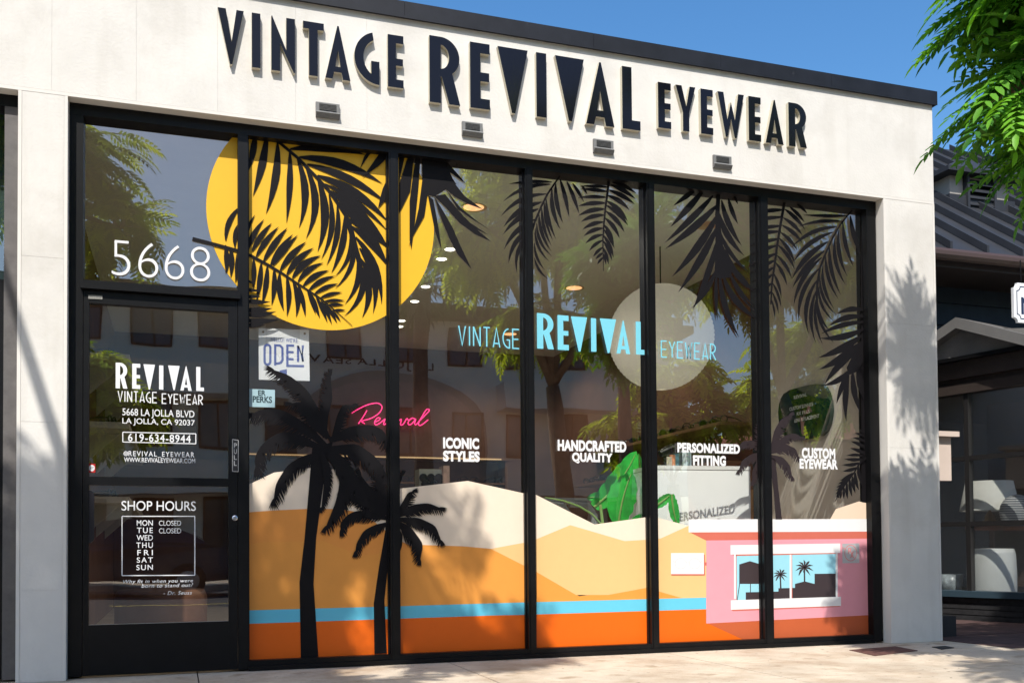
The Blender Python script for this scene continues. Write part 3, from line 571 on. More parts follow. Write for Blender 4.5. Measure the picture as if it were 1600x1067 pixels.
m_ = MB(); fl([(1049, 866), (1101.5, 866), (1101.5, 898.5), (1049, 898.5)], 9.0); fl([(1099, 878), (1104, 878), (1104, 883), (1099, 883)], 8.8); m_.build("plaque_shadow", SAL, gl)
m_ = MB(); fl([(1048.5, 863.6), (1099.8, 863.6), (1099.8, 896.4), (1048.5, 896.4)], 9.6); m_.build("plaque", WH, gl)
m_ = MB(); yy = YB-.0028
for cx in (1063.5, 1085.5): stroke(m_, plane(arc(cx, 880, 8.6, 8.2, 0, 360, 24), yy), .006, yy)
stroke(m_, plane(arc(1074.5, 880, 3, 3, 180, 360, 6), yy), .006, yy-.0001); stroke(m_, plane([(1055, 878), (1051.5, 876)], yy), .006, yy); stroke(m_, plane([(1094, 878), (1097.5, 876)], yy), .006, yy)
m_.build("spectacles", vcol("pale_grey_vinyl", 232, 228, 230), gl)
rx = thing("rx_sign", "square silver plaque decal with a pink Rx in a lens outline on the pink house", "window decal", (4.6, VY, .6))
m_ = MB(); fl([wz(1240, 127), wz(1418, 123), wz(1418, 327), wz(1243, 330)], 9.0); m_.build("plaque", mat("silver_vinyl", S(214, 214, 216), .35, .5, .3, var=.12, scale=5), rx)
m_ = MB(); yy = YB-.0026; stroke(m_, plane([wz(*q) for q in arc(1328, 223, 62, 82, 0, 360, 30)], yy), .006, yy)
stroke(m_, plane([wz(1266, 180), wz(1242, 165)], yy), .006, yy); stroke(m_, plane([wz(1390, 222), wz(1410, 222)], yy), .006, yy)
text_fit(m_, "R", wz(1303, 232), wz(1345, 168), yy-.0001, .02); text_fit(m_, "x", wz(1322, 275), wz(1362, 205), yy-.0002, .02)
m_.build("rx_mark", GLS, rx)

# -- palm tree silhouettes
def palm_decal(label, z, trunk, fronds, y, m=VINYL):
    """fronds: (polyline from the crown outwards in zoom pixels, width px, fringe px)"""
    t = thing("palm_tree_decal", label, "window decal", tuple(np.array([at(*trunk[2], y)[0], y, at(*trunk[2], y)[2]])), "black palm tree decals on the shop glass")
    tm = MB(); tm.flat(plane(trunk, y+.0006), y+.0006); tm.build("trunk", m, t)
    fk = -1
    for pts, wd, frg in fronds:
        fk += 1; d = Decal(y-.0008*fk); P = [np.array(z(*q), float) for q in pts]
        seg = np.cumsum([0]+[np.linalg.norm(P[i+1]-P[i]) for i in range(len(P)-1)]); T = seg[-1]
        def ev(u):
            s_ = u*T; i = min(len(P)-2, int(np.searchsorted(seg, s_, 'right')-1)); return P[i]+(P[i+1]-P[i])*((s_-seg[i])/(seg[i+1]-seg[i]))
        n = 16; sm = [(ev(max(0, i/n-.05))+ev(i/n)+ev(min(1, i/n+.05)))/3 for i in range(n+1)]
        sg = 1 if P[-1][0] < P[0][0] else -1          # fringe hangs below the arc
        if abs(P[-1][0]-P[0][0]) < .35*abs(P[-1][1]-P[0][1]): sg = sg if frg > 0 else -sg
        frg_ = abs(frg); lo = []
        for i in range(n+1):
            d0 = sm[min(i+1, n)]-sm[max(i-1, 0)]; d0 = d0/np.linalg.norm(d0); nr = np.array([d0[1], -d0[0]])*sg*-1
            u = i/n; lo.append(sm[i]+np.array([-d0[1], d0[0]])*(-sg)*wd*.85*min(1, .4+u*2)*(1-.9*u**4))
        yy = d.lay(); q = plane(sm+lo, y); d.mb.add([(a[0], yy, a[1]) for a in q], [(i, n+1+i, n+2+i, i+1) for i in range(n)])
        nl = int(T/3.3)
        for k in range(nl):
            u = .18+.82*k/nl; i = min(n-1, int(u*n)); f_ = u*n-i; b = lo[i]*(1-f_)+lo[i+1]*f_; d0 = sm[i+1]-sm[i]; d0 = d0/np.linalg.norm(d0); nr = np.array([-d0[1], d0[0]])*(-sg)
            L = frg_*1.2*(.65+.35*random.random())*min(1, .4+u*1.6)
            dr_ = nr*.75+d0*(.45+.5*u); dr_ = dr_/np.linalg.norm(dr_)+np.array([0, .25]); dr_ /= np.linalg.norm(dr_)
            d.leaflet(b-dr_*wd*.25, b+dr_*L, 2.3, random.uniform(-.06, .06), pk=.3)
        for k in range(5):
            e = sm[-1]; d0 = sm[-1]-sm[-3]; d0 = d0/np.linalg.norm(d0); a = R_(-28+14*k); dd = np.array([d0[0]*math.cos(a)-d0[1]*math.sin(a), d0[0]*math.sin(a)+d0[1]*math.cos(a)])
            d.leaflet(sm[-2]-d0, e+dd*frg_*.9, 2.4, 0, pk=.3)
        d.build("frond", "", "", m, parent=t)
    return t
Z1 = zoomed(380, 560, 4.446)
palm_decal("tallest black palm tree decal standing left of the others on the orange dunes", Z1, [(488, 700), (520, 690), (505, 758), (494, 841), (490, 912), (497.5, 1026), (470, 1027), (468, 908.6), (476, 841)],
    [([(590, 600), (480, 480), (400, 430), (280, 355), (120, 350), (38, 400)], 20, 17), ([(560, 610), (400, 530), (270, 502), (150, 570), (75, 680), (95, 800)], 20, 16), ([(560, 640), (420, 672), (310, 735), (225, 870), (208, 1010)], 18, 15),
     ([(610, 560), (530, 360), (440, 210), (310, 110), (170, 68)], 22, -11), ([(590, 540), (500, 400), (410, 300), (310, 315)], 17, 10), ([(580, 560), (590, 400), (620, 280), (605, 90)], 18, -8), ([(610, 560), (650, 400), (690, 320), (780, 325)], 14, -9),
     ([(580, 560), (740, 470), (900, 460), (990, 510), (1005, 620)], 22, 12), ([(590, 610), (790, 590), (930, 690), (1000, 810), (1010, 870)], 24, 14), ([(570, 640), (660, 760), (668, 880), (640, 1000), (560, 1200)], 26, 11), ([(590, 640), (740, 740), (830, 880), (880, 1010), (870, 1090)], 26, 12), ([(540, 640), (540, 700), (560, 850), (540, 1060)], 14, -7)], VY-.0046)
Z2 = zoomed(510, 720, 5.335)
palm_decal("shorter black palm tree decal with eight drooping fronds beside the tallest palm", Z2, [(604, 800), (626, 800), (625, 829), (606, 887), (600.5, 936), (604.5, 1020), (585, 1021), (584, 942), (592, 887), (602, 829)],
    [([(560, 480), (420, 425), (270, 410), (180, 440), (105, 530), (130, 610)], 14, 11), ([(550, 500), (410, 528), (310, 580), (248, 690), (240, 780)], 13, 11), ([(560, 440), (400, 340), (250, 282), (120, 285)], 17, 10), ([(570, 440), (480, 330), (350, 200), (270, 95)], 22, 11), ([(560, 440), (500, 250), (470, 130), (460, 60)], 22, 9),
     ([(570, 450), (640, 330), (680, 260), (735, 250)], 12, -9), ([(570, 450), (720, 362), (850, 350), (970, 400)], 15, 10), ([(580, 470), (770, 472), (910, 540), (965, 690)], 15, 10), ([(580, 490), (700, 545), (805, 690), (775, 850)], 18, 10), ([(570, 500), (635, 620), (630, 700), (600, 790)], 12, 5), ([(570, 430), (600, 300), (610, 200), (640, 100)], 14, -8)], VY-.0050)
Z3 = zoomed(1140, 620, 5.335)
BRV = mat("brown_black_vinyl", S(46, 36, 38, .8), .5, .35)
palm_decal("dusky brown palm tree decal rising behind the pink house roof", Z3, [(1202, 712), (1211, 712), (1217, 770), (1222, 811), (1212, 811), (1209, 770)],
    [([(340, 450), (220, 360), (120, 366), (60, 420)], 10, 9), ([(340, 460), (190, 470), (100, 530), (72, 630)], 11, 8), ([(330, 480), (235, 520), (185, 620), (190, 720)], 12, 7), ([(330, 460), (370, 280), (430, 180), (520, 142)], 13, -7), ([(330, 450), (440, 330), (540, 300), (615, 345)], 13, 6), ([(330, 460), (460, 392), (550, 430), (580, 520)], 11, 9), ([(340, 480), (440, 500), (500, 570), (522, 680)], 11, 8), ([(340, 450), (290, 360), (262, 230)], 12, -7)], VY-.0046, BRV)

# -- lettering
WHITE = mat("white_lettering", S(250, 250, 250), .5, .35); CYAN = mat("cyan_lettering", S(132, 222, 242), .5, .35); TY = VY-.0165
def words(name, label, cat, lines, m=WHITE, group=None, y=TY):
    a = at(*lines[-1][1], y); t = thing(name, label, cat, (a[0], y, a[2]), group) if len(lines) > 1 else None
    for q in lines:
        mb = MB(); s, p0, p1, off = q[:4]; text_fit(mb, s, p0, p1, y, off, *(q[4:]))
        o = mb.build("text_line" if t else name, m, t)
    if t: return t
    tag(o, label, cat, group); c = np.array(mb.v); recenter(o, (float(c[:, 0].mean()), y, float(c[:, 2].min()))); return o
words("street_number", "thin white numerals 5668 on the glass above the door", "lettering", [("5668", (174, 429.5), (328.5, 387), -.021)], y=VY-.014)
def deco(name, label, lists, thin, m, y, t):
    a = at(thin[0][1][0], thin[0][1][1], y); g = thing(name, label, "lettering", (a[0], y, a[2]))
    for l in lists: mb = MB(); fat_word(mb, l, y); mb.build("bold_word", m, g)
    for wd, p0, p1 in thin: mb = MB(); thin_word(mb, wd, p0, p1, y, t); mb.build("thin_word", m, g)
    return g
zz = zoomed(600, 220, 3.1386)
cy_ = [(c, *[zz(a, 0)[0] for a in (l, r)], zz(0, bt)[1], zz(0, tp)[1]) for c, l, r, bt, tp in (('R', 751, 832, 1018, 850), ('E', 852, 905, 1024, 858), ('v', 918, 996, 1031, 866), ('I', 1016, 1040, 1033, 871), ('v', 1060, 1138, 1038, 876), ('A', 1140, 1206, 1042, 884))]
cy_.append(('L', zz(1236, 0)[0], zz(1280, 0)[0], zz(0, 1047)[1], zz(0, 889)[1]))
deco("logo_lettering", "pale cyan words VINTAGE REVIVAL EYEWEAR across the middle of the glass", [cy_], [("VINTAGE", (717, 539), (811, 515)), ("EYEWEAR", (1033.5, 557.5), (1118, 538))], CYAN, TY, .0085)
for s1, s2, l1, l2, who in (("ICONIC", "STYLES", ((692.5, 700.5), (748.5, 684.5)), ((692.5, 720.5), (749.5, 705)), "left of the other three slogans"), ("HANDCRAFTED", "QUALITY", ((871.5, 704), (978.5, 689.5)), ((894, 723.5), (957, 708)), "above the banana plant"),
                            ("PERSONALIZED", "FITTING", ((1058.5, 706.5), (1156, 694)), ((1083, 727), (1134, 712)), "over the white counter"), ("CUSTOM", "EYEWEAR", ((1253, 716), (1305, 700.5)), ((1249.5, 732), (1309, 717.5)), "in the last glass panel")):
    words("slogan_lettering", f"bold white words {s1} {s2} on the glass {who}", "lettering", [(s1, *l1, .052, 1.06), (s2, *l2, .052, 1.06)], group="bold white slogans on the glass")
zd = zoomed(0, 420, 3.138); DY = .109
deco("door_logo", "white words REVIVAL VINTAGE EYEWEAR on the upper glass of the door",
     [[(c, zd(l, 0)[0], zd(r, 0)[0], zd(0, bt)[1], zd(0, tp)[1]) for c, l, r, bt, tp in (('R', 567, 625, 585, 462), ('E', 648, 688, 587, 466), ('v', 703, 760, 590, 470), ('I', 780, 801, 591, 474), ('v', 824, 881, 593, 476), ('A', 884, 940, 596, 479), ('L', 962, 1000, 598, 482))]],
     [("VINTAGE", (184.5, 627), (245, 613)), ("EYEWEAR", (253.5, 630), (316.5, 617.5))], WHITE, DY, .0058)
words("address_lettering", "white two line street address 5668 La Jolla Blvd on the door glass", "lettering", [("5668 LA JOLLA BLVD", zd(600, 728), zd(953, 695), .006), ("LA JOLLA, CA 92037", zd(600, 766), zd(955, 741), .006)], y=DY)
ph = MB(); text_fit(ph, "619-634-8944", zd(628, 845), zd(935, 814), DY, .012, 1.15)
def frame_px(mb, a, b, c, d, t, y):
    P = plane([a, b, c, d, a], y); 
    for i in range(4): stroke(mb, [P[i], P[i+1]], t, y-.0001*(i % 2))
frame_px(ph, zd(602, 848), zd(960, 857), zd(960, 808), zd(602, 800), .005, DY)
recenter(tag(ph.build("phone_lettering", WHITE), "white phone number 619-634-8944 inside a thin frame on the door glass", "lettering"), (-.05, DY, 1.0))
ig = MB(); text_fit(ig, "REVIVAL_EYEWEAR", zd(630, 921), zd(953, 899), DY, .006, 1.25); text_fit(ig, "WWW.REVIVALEYEWEAR.COM", zd(608, 946), zd(957, 930), DY, .006)
stroke(ig, plane([zd(*q) for q in arc(617, 905, 10, 10, 0, 360, 14)], DY), .0035, DY); stroke(ig, plane([zd(*q) for q in arc(617, 905, 4.5, 4.5, 0, 360, 10)], DY), .003, DY)
recenter(tag(ig.build("web_lettering", WHITE), "white social media handle and web address lines on the door glass", "lettering"), (-.05, DY, .9))
zh = zoomed(0, 740, 3.262)
hr = thing("hours_lettering", "white SHOP HOURS list of weekdays in a thin frame on the lower door glass", "lettering", (-.05, DY, .4))
m_ = MB(); text_fit(m_, "SHOP HOURS", zh(619, 187), zh(998, 140), DY, .004); m_.build("heading", WHITE, hr)
m_ = MB(); frame_px(m_, zh(622, 518), zh(993, 516), zh(993, 216), zh(622, 216), .0055, DY); m_.build("frame", WHITE, hr)
m_ = MB()
for i, (d_, x0, sp) in enumerate((("MON", 697, 1.05), ("TUE", 698, 1.25), ("WED", 696, 1.0), ("THU", 695, 1.25), ("FRI", 700, 1.5), ("SAT", 697, 1.3), ("SUN", 695, 1.2))):
    text_fit(m_, d_, zh(x0, 264+37.7*i), zh(779, 236+37.7*i), DY, .006, sp)
m_.build("day_column", WHITE, hr)
m_ = MB(); text_fit(m_, "CLOSED", zh(810, 264), zh(923, 238), DY, .002); text_fit(m_, "CLOSED", zh(810, 303), zh(923, 277), DY, .002); m_.build("status_column", WHITE, hr)
words("quote_lettering", "slanted white quotation in three lines below the shop hours on the door", "lettering", [("Why fit in when you were", zh(627, 563), zh(984, 534), .004, 1.08, .25), ("born to stand out?", zh(721, 580), zh(984, 556), .004, 1.08, .25), ("- Dr. Seuss", zh(833, 617), zh(978, 595), .004, 1.1, .25)], y=DY)
# stickers on the door
def card(name, label, cat, px, y, col, group=None):
    m_ = MB(); P = plane(px, y); m_.prism(P, y-.0012, y); o = m_.build("card", col, None); return o
pu = thing("pull_sticker", "narrow grey vertical PULL sticker on the right stile of the door", "sticker", (.32, FRONT, .95))
P = plane([(362.5, 737), (373, 737.5), (373, 687), (362.5, 685.5)], FRONT+.003); MB().prism(P, FRONT+.001, FRONT+.0035).build("plate", mat("sticker_black", (.02, .02, .022, 1), .4, .4), pu)
m_ = MB(); frame_px(m_, (363.2, 736.2), (372.4, 736.6), (372.4, 687.6), (363.2, 686.3), .003, FRONT+.0005)
for i, c_ in enumerate("PULL"): text_fit(m_, c_, (365.4, 699.5+9.3*i), (370.2, 692.2+9.3*i), FRONT+.0004, .02)
m_.build("word", mat("pale_print", S(190, 190, 190), .5, .3), pu)
rs = thing("round_sticker", "tiny red and white square sticker at the lower left of the upper door glass", "sticker", (-.45, DY, .78))
P = plane([(138, 738), (149, 738), (149, 724.5), (138, 723.5)], .1095); MB().prism(P, .1085, .1095).build("backing", vcol("red_sticker", 200, 32, 28), rs)
MB().flat(plane(arc(143.4, 731, 4.6, 5.0, 0, 345, 20), .108), .108).build("disc", WHITE, rs)
m_ = MB(); text_fit(m_, "ADT", (140.6, 732.6), (146.3, 729), .1075, .01); m_.build("word", mat("grey_print", S(90, 95, 110), .6, .3), rs)
st = MB(); P = plane([(138, 467), (160, 468), (160, 462), (138, 461)], FRONT+.004); st.prism(P, FRONT+.001, FRONT+.004); tag(recenter(st.build("door_label", mat("pale_label", S(150, 148, 142), .6, .3, var=.3, scale=120)), (P[0][0], FRONT, P[0][1])), "small pale rating label at the top left corner of the door frame", "sticker")
pk = thing("perks_sticker", "pale blue PERKS sticker on the glass below the OPEN sign", "sticker", (.47, VY, 1.5))
P = plane([(389.5, 635.5), (429.5, 636.5), (429.5, 609), (389.5, 607.5)], VY); MB().prism(P, VY-.0012, VY).build("backing", vcol("pale_blue_sticker", 176, 208, 216), pk)
zp = zoomed(385, 500, 7.113); m_ = MB(); text_fit(m_, "PERKS", zp(70, 915), zp(285, 850), VY-.0015, .03); text_fit(m_, "ER", zp(130, 838), zp(215, 782), VY-.0016, .03); m_.build("word", mat("dark_print", S(40, 62, 70), .6, .3), pk)

# ================================================================== INSIDE THE SHOP
WHITEP = mat("white_laminate", (.90, .91, .90, 1), .45, .4, var=.02)
ca = at(1018, 728, .50); cb = at(1172, 728, .42); cz = (ca[2]+cb[2])/2
ux = Vector((cb[0]-ca[0], cb[1]-ca[1], 0)); un = Vector((-ux.y, ux.x, 0)).normalized()
ctr = thing("counter", "tall white counter standing behind the glass beside the banana plant", "counter", (ca[0], ca[1], .03))
mid = Vector(ca)+ux/2+un*.28
MB().obox((mid.x, mid.y, cz/2), ux/2, un*.28, cz/2-.03).build("body", WHITEP, ctr)
MB().obox((mid.x, mid.y, cz-.012), ux/2*1.004, un*.284, .014).build("top", mat("counter_top", (.78, .78, .76, 1), .3, .5), ctr)
e1 = at(1186, 765, .46); wp = MB(); wp.box(cb[0]+.012, e1[0], .445, .75, .031, e1[2]); tag(recenter(wp.build("wood_crate", mat("pine_wood", (.50, .26, .09, 1), .6, .3, var=.25, scale=5)), (cb[0], .445, .03)), "narrow honey coloured wooden plinth at the right end of the white counter", "plinth")
br = thing("brochure_rack", "small clear rack of colourful brochures standing on the white counter", "brochures", tuple(at(1070, 728, .62)))
for i, (px, h, c) in enumerate(((1042, 14, (200, 190, 170)), (1047, 17, (220, 150, 110)), (1053, 19, (90, 130, 140)), (1058, 21, (70, 80, 84)), (1065, 24, (210, 225, 225)), (1072, 22, (150, 170, 175)))):
    a = at(px, 727.5, .60+.012*i); b = at(px+8, 727.5-h, .60+.012*i)
    MB().box(a[0], b[0], a[1], a[1]+.006, cz+.002, b[2]).build("brochure", mat(f"print_{i}", S(*c), .5, .4, var=.5, scale=40), br)
sp = thing("spot_lamp", "small black spotlight standing behind the white counter by the plant", "lamp", tuple(at(1038, 728, .9)))
a = Vector(at(1031, 709, .85)); b = Vector(at(1052, 701, .85)); m_ = MB(); m_.tube([a, a+(b-a)*.5, b], [.026, .036, .042], 14); m_.build("head", BLACK, sp)
m_ = MB(); m_.tube([a+(b-a)*.4, Vector((a.x+.02, .85, cz-.3))], .010, 8); m_.lathe([(0, 0), (.06, 0), (.06, .015), (0, .018)], (a.x+.02, .85, cz-.31), 16); m_.build("stand", BLACK, sp)

LEAFB = mat("banana_leaf", (.03, .42, .05, 1), .35, .5, var=.3, scale=9); STEMB = mat("banana_stem", (.22, .36, .10, 1), .5, .4)
bp_ = thing("banana_plant", "potted banana plant with broad bright green leaves behind the dune decal", "plant", (at(968, 900, .8)[0], .8, .03))
def blade(base, tip, wpx, bow, name="leaf", tilt=.25, yb=.8, yt=.8):
    A = Vector(at(*base, yb)); B = Vector(at(*tip, yt)); n = 14; d = B-A; L = d.length; d.normalize(); wv = wpx/230.0*1.15
    side = d.cross(Vector((0, -1, 0))); side.normalize(); nr = side.cross(d); v = []
    for i in range(n+1):
        u = i/n; c = A+d*L*u+side*bow*L*4*u*(1-u)+nr*(-.10*L*u*u); h = wv*(math.sin(math.pi*min(1, u*.94+.06))**.55)*.5
        for j, k in enumerate((-1, -.5, 0, .5, 1)):
            v.append(c+side*h*k*(1+.05*math.sin(i*2.3+j))+nr*(abs(k)*h*tilt+.006*math.sin(i*1.9*(1 if k > 0 else 1.4))*abs(k)))
    m_ = MB(); m_.add(v, [(i*5+j, i*5+j+1, i*5+j+6, i*5+j+5) for i in range(n) for j in range(4)]); m_.build(name, LEAFB, bp_, smooth=True)
    m_ = MB(); m_.tube([A+d*L*u+side*bow*L*4*u*(1-u)+nr*(-.10*L*u*u+.004) for u in (0, .2, .4, .6, .8, .97)], [.009, .008, .007, .005, .004, .002], 6); m_.build("midrib", STEMB, bp_)
blade((928, 792), (999, 704), 38, .06, yb=.88, yt=.86, tilt=.12); blade((966, 818), (990, 738), 46, -.05, yb=.76, yt=.70, tilt=-.18); blade((1004, 790), (1001, 708), 16, .0, yb=.9, yt=.88)
blade((1022, 792), (1050, 772), 14, .0, yb=.34, yt=.32); blade((1049, 772), (1061, 822), 16, .05, yb=.32, yt=.30); blade((985, 818), (1010, 806), 16, 0, yb=.7, yt=.7); blade((952, 782), (918, 778), 16, .1, yb=.95, yt=.95)
m_ = MB(); P = [Vector(at(*q, .7)) for q in ((852, 777), (880, 782), (905, 791), (925, 803), (942, 822), (950, 850))]; m_.tube(P, [.004, .006, .007, .008, .009, .010], 6); m_.tube([Vector((P[-1].x+.05, .8, .5)), Vector(at(968, 822, .76))], .014, 7); m_.tube([Vector((P[-1].x+.05, .8, .5)), Vector(at(938, 788, .86))], .012, 7); m_.tube([Vector((P[-1].x+.05, .8, .5)), Vector(at(1022, 792, .34))], .009, 7); m_.build("stem", STEMB, bp_)
m_ = MB(); m_.lathe([(0, 0), (.15, 0), (.19, .42), (.17, .42), (.16, .38), (0, .38)], (P[-1].x+.05, .8, .03), 28); m_.tube([(P[-1].x+.05, .8, .38), (P[-1].x+.05, .8, .6)], [.04, .03], 8); m_.build("pot", mat("grey_pot", (.3, .3, .29, 1), .7, .3), bp_, smooth=True)
GM = mat("grey_painted_steel", (.30, .31, .32, 1), .4, .5)
tb = thing("side_table", "grey table with rounded tube legs behind the plant", "table", (at(900, 850, 1.7)[0], 1.7, .03))
a = at(846, 777, 1.7); b = at(938, 777, 1.7); m_ = MB(); m_.box(a[0], b[0], 1.7, 2.3, a[2]-.03, a[2]); m_.build("top", GM, tb)
m_ = MB()
for x in (a[0]+.25, b[0]-.05):
    m_.tube([(x-.22, 1.72, a[2]-.05), (x-.06, 1.72, a[2]-.06), (x, 1.72, a[2]-.14), (x+.02, 1.72, .03)], .03, 8)
m_.build("leg", GM, tb)
# paper lantern
lp = at(1033, 527, 2.0); rad = .47
ln = thing("paper_lantern", "large round cream paper lantern hanging from the ceiling behind the cyan lettering", "lantern", (lp[0], lp[1], lp[2]-rad))
n = 76; prof = []
for i in range(n+1):
    th = -math.pi/2+math.pi*i/n; r = rad*(1-.016*(i % 2)); prof.append((max(.04, r*math.cos(th)), r*math.sin(th)))
m_ = MB(); m_.lathe(prof, tuple(lp), 56); m_.build("shade", mat("glowing_paper", (.82, .77, .64, 1), .9, .1, emit=.16, ecol=(1, .93, .78, 1)), ln, smooth=True)  # faint glow added to the paper; the lantern holds no lamp
m_ = MB(); m_.tube([(lp[0], lp[1], lp[2]+rad-.01), (lp[0], lp[1], 3.399)], .006, 6); m_.build("cord", BLACK, ln)
# ceiling lights
LAMP = mat("warm_lamp", (1, .8, .6, 1), .5, emit=1.0, ecol=(1, .50, .22, 1)); LAMPW = mat("white_lamp", (1, 1, 1, 1), .5, emit=3.0, ecol=(1, .93, .82, 1)); TRIM = mat("lamp_trim", (.7, .45, .3, 1), .5)
for i, q in enumerate(((740, 324), (897, 450), (797, 522), (1103, 352))):
    c_ = onz(*q, 3.4); t = thing("ceiling_downlight", ("warm round ceiling downlight seen nearest the fan palm decal", "warm round ceiling downlight seen above the cyan word REVIVAL", "warm round ceiling downlight seen behind the cyan word VINTAGE", "warm round ceiling downlight seen above the paper lantern")[i], "light fixture", tuple(c_), "round ceiling downlights in the shop")
    m_ = MB(); m_.lathe([(.082, -.001), (.105, -.006), (.105, .0)], tuple(c_), 24); m_.build("trim", TRIM, t); m_ = MB(); m_.lathe([(.0, -.002), (.082, -.002)], tuple(c_), 24); m_.build("lamp", LAMP if i < 3 else TRIM, t)
for q in ((740, 324), (897, 450), (797, 522)):
    c_ = onz(*q, 3.4); L_ = bpy.data.lights.new("downlight_beam", 'SPOT'); L_.energy = 72; L_.color = (1, .93, .82); L_.spot_size = R_(150); L_.spot_blend = .6; L_.shadow_soft_size = .07
    o = bpy.data.objects.new("downlight_beam", L_); COL.objects.link(o); o.location = (c_[0], c_[1], 3.385)
trk = [onz(*q, 3.393) for q in ((703, 391), (690, 406), (665, 449), (648, 472), (627, 502), (624, 511))]
for i, c_ in enumerate(trk):
    o = MB(); o.lathe([(0, 0), (.036, 0), (.036, .0015), (.046, .004), (.046, .006), (0, .006)], (0, 0, 0), 16); o = o.build("track_spotlight", LAMPW); o.location = tuple(c_)
    tag(o, ("first", "second", "third", "fourth", "fifth", "sixth")[i]+" small white spotlight from the front in the row receding under the ceiling", "light fixture", "row of white ceiling spotlights")
# neon word
npx = zoomed(540, 620, 10.667); NY = 6.96
neon = [[(100, 272), (190, 215), (330, 145), (450, 110), (540, 105), (595, 140), (605, 190), (570, 255), (490, 320), (400, 365), (270, 403), (320, 445)], [(355, 225), (300, 320), (215, 445)],
        [(490, 420), (560, 385), (572, 352), (530, 350), (490, 400), (482, 440), (510, 465), (570, 435), (640, 380), (655, 370), (640, 420), (632, 455), (660, 455), (720, 400), (760, 365)], [(770, 370), (800, 365), (800, 440), (830, 460), (880, 410)],
        [(880, 410), (930, 370), (915, 460), (960, 455), (1020, 360), (1050, 390), (1100, 360)], [(1160, 370), (1110, 352), (1060, 390), (1040, 440), (1065, 465), (1110, 440), (1170, 370), (1150, 440), (1175, 462), (1230, 400), (1330, 300), (1392, 230), (1380, 205), (1340, 220), (1260, 350), (1215, 440), (1240, 475), (1290, 450), (1375, 380)]]
m_ = MB()
for l in neon:
    P = [Vector(at(*npx(*q), NY)) for q in l]; Q = []
    for i in range(len(P)-1):
        p0, p1, p2, p3 = P[max(0, i-1)], P[i], P[i+1], P[min(len(P)-1, i+2)]
        for k in range(4):
            t = k/4; Q.append(.5*((2*p1)+(p2-p0)*t+(2*p0-5*p1+4*p2-p3)*t*t+(3*p1-p0-3*p2+p3)*t**3))
    m_.tube(Q+[P[-1]], .0068, 6)
o = m_.build("neon_sign", mat("pink_neon", (.9, .05, .25, 1), .4, emit=1.6, ecol=(1, .045, .22, 1))); tag(o, "pink neon sign spelling Revival in script on the shop's back wall", "neon sign"); recenter(o, (2.7, NY, 2.2))
# OPEN board
OY = .20
ob = thing("open_sign", "white square board reading HELLO! WE'RE OPEN in blue hanging inside the glass", "sign", tuple(at(444, 594, OY)))
m_ = MB(); m_.prism(plane([(404.5, 593), (484, 595), (482.5, 515.5), (404, 512.5)], OY), OY, OY+.006); m_.build("board", mat("white_board", (.86, .86, .88, 1), .5, .3), ob)
zo = zoomed(385, 500, 7.113); m_ = MB(); BLU2 = mat("blue_print", S(112, 128, 200), .6, .3); yy = OY-.001
text_fit(m_, "HELLO! WE'RE", zo(272, 237), zo(568, 208), yy, .006, 1.1)
def sk(pts, t=.0135): 
    global skc; skc += 1; stroke(m_, plane([zo(*q) for q in pts], yy), t, yy-.0001*(skc % 4))
skc = 0
sk(arc(234, 305, 32, 30, 180, 360, 8)[::1][:0]+[(202, 305)]+[(q[0], 610-q[1]) for q in arc(234, 305, 32, 30, 180, 0, 8)]+[(266, 460)]+[(q[0], 920-q[1]) for q in arc(234, 460, 32, 35, 0, -180, 8)]+[(202, 305)])
sk([(320, 505), (320, 280), (372, 282)]+[(400, 310), (402, 440), (385, 472), (352, 482), (328, 482)]); sk([(530, 285), (455, 283), (455, 508), (640, 512)]); sk([(458, 355), (525, 358)]); sk([(458, 432), (525, 436)]); sk([(574, 465), (574, 285), (628, 460), (628, 280)])
P = plane([zo(370, 665), zo(450, 668), zo(450, 545), zo(370, 560)], yy); m_.flat(P, yy)
m_.build("print", BLU2, ob)
m_ = MB()
for q in ((187, 132), (648, 152)): m_.flat(plane([zo(q[0]+13*math.cos(a), q[1]+13*math.sin(a)) for a in np.linspace(0, 6, 14)], OY-.0015), OY-.0015)
m_.build("eyelet", mat("brass", (.30, .17, .08, 1), .4, .5, .6), ob)
# lens shaped sign on the right wall
LX = 4.99
def px_x(pts, x): return [onx(p[0], p[1], x) for p in pts]
zl = zoomed(1200, 590, 9.7)
lens = thing("lens_sign", "dark green glossy lens shaped wall sign with white service list", "sign", tuple(onx(1257, 688, LX)))
ol = [(152, 520), (165, 400), (190, 320), (235, 245), (320, 190), (480, 142), (620, 110), (720, 95), (790, 98), (850, 135), (900, 225), (935, 350), (946, 480), (940, 580), (915, 700), (870, 810), (800, 880), (700, 915), (560, 935), (400, 930), (270, 900), (200, 830), (165, 700)]
P = px_x([zl(*q) for q in ol], LX); n = len(P); m_ = MB(); m_.add([tuple(q) for q in P]+[(q[0]+.035, q[1], q[2]) for q in P], [tuple(range(n)), tuple(range(n, 2*n))[::-1]]+[(i, i+n, (i+1) % n+n, (i+1) % n) for i in range(n)])
m_.build("lens", mat("green_lens", (.003, .030, .022, 1), .06, .9), lens)
m_ = MB()
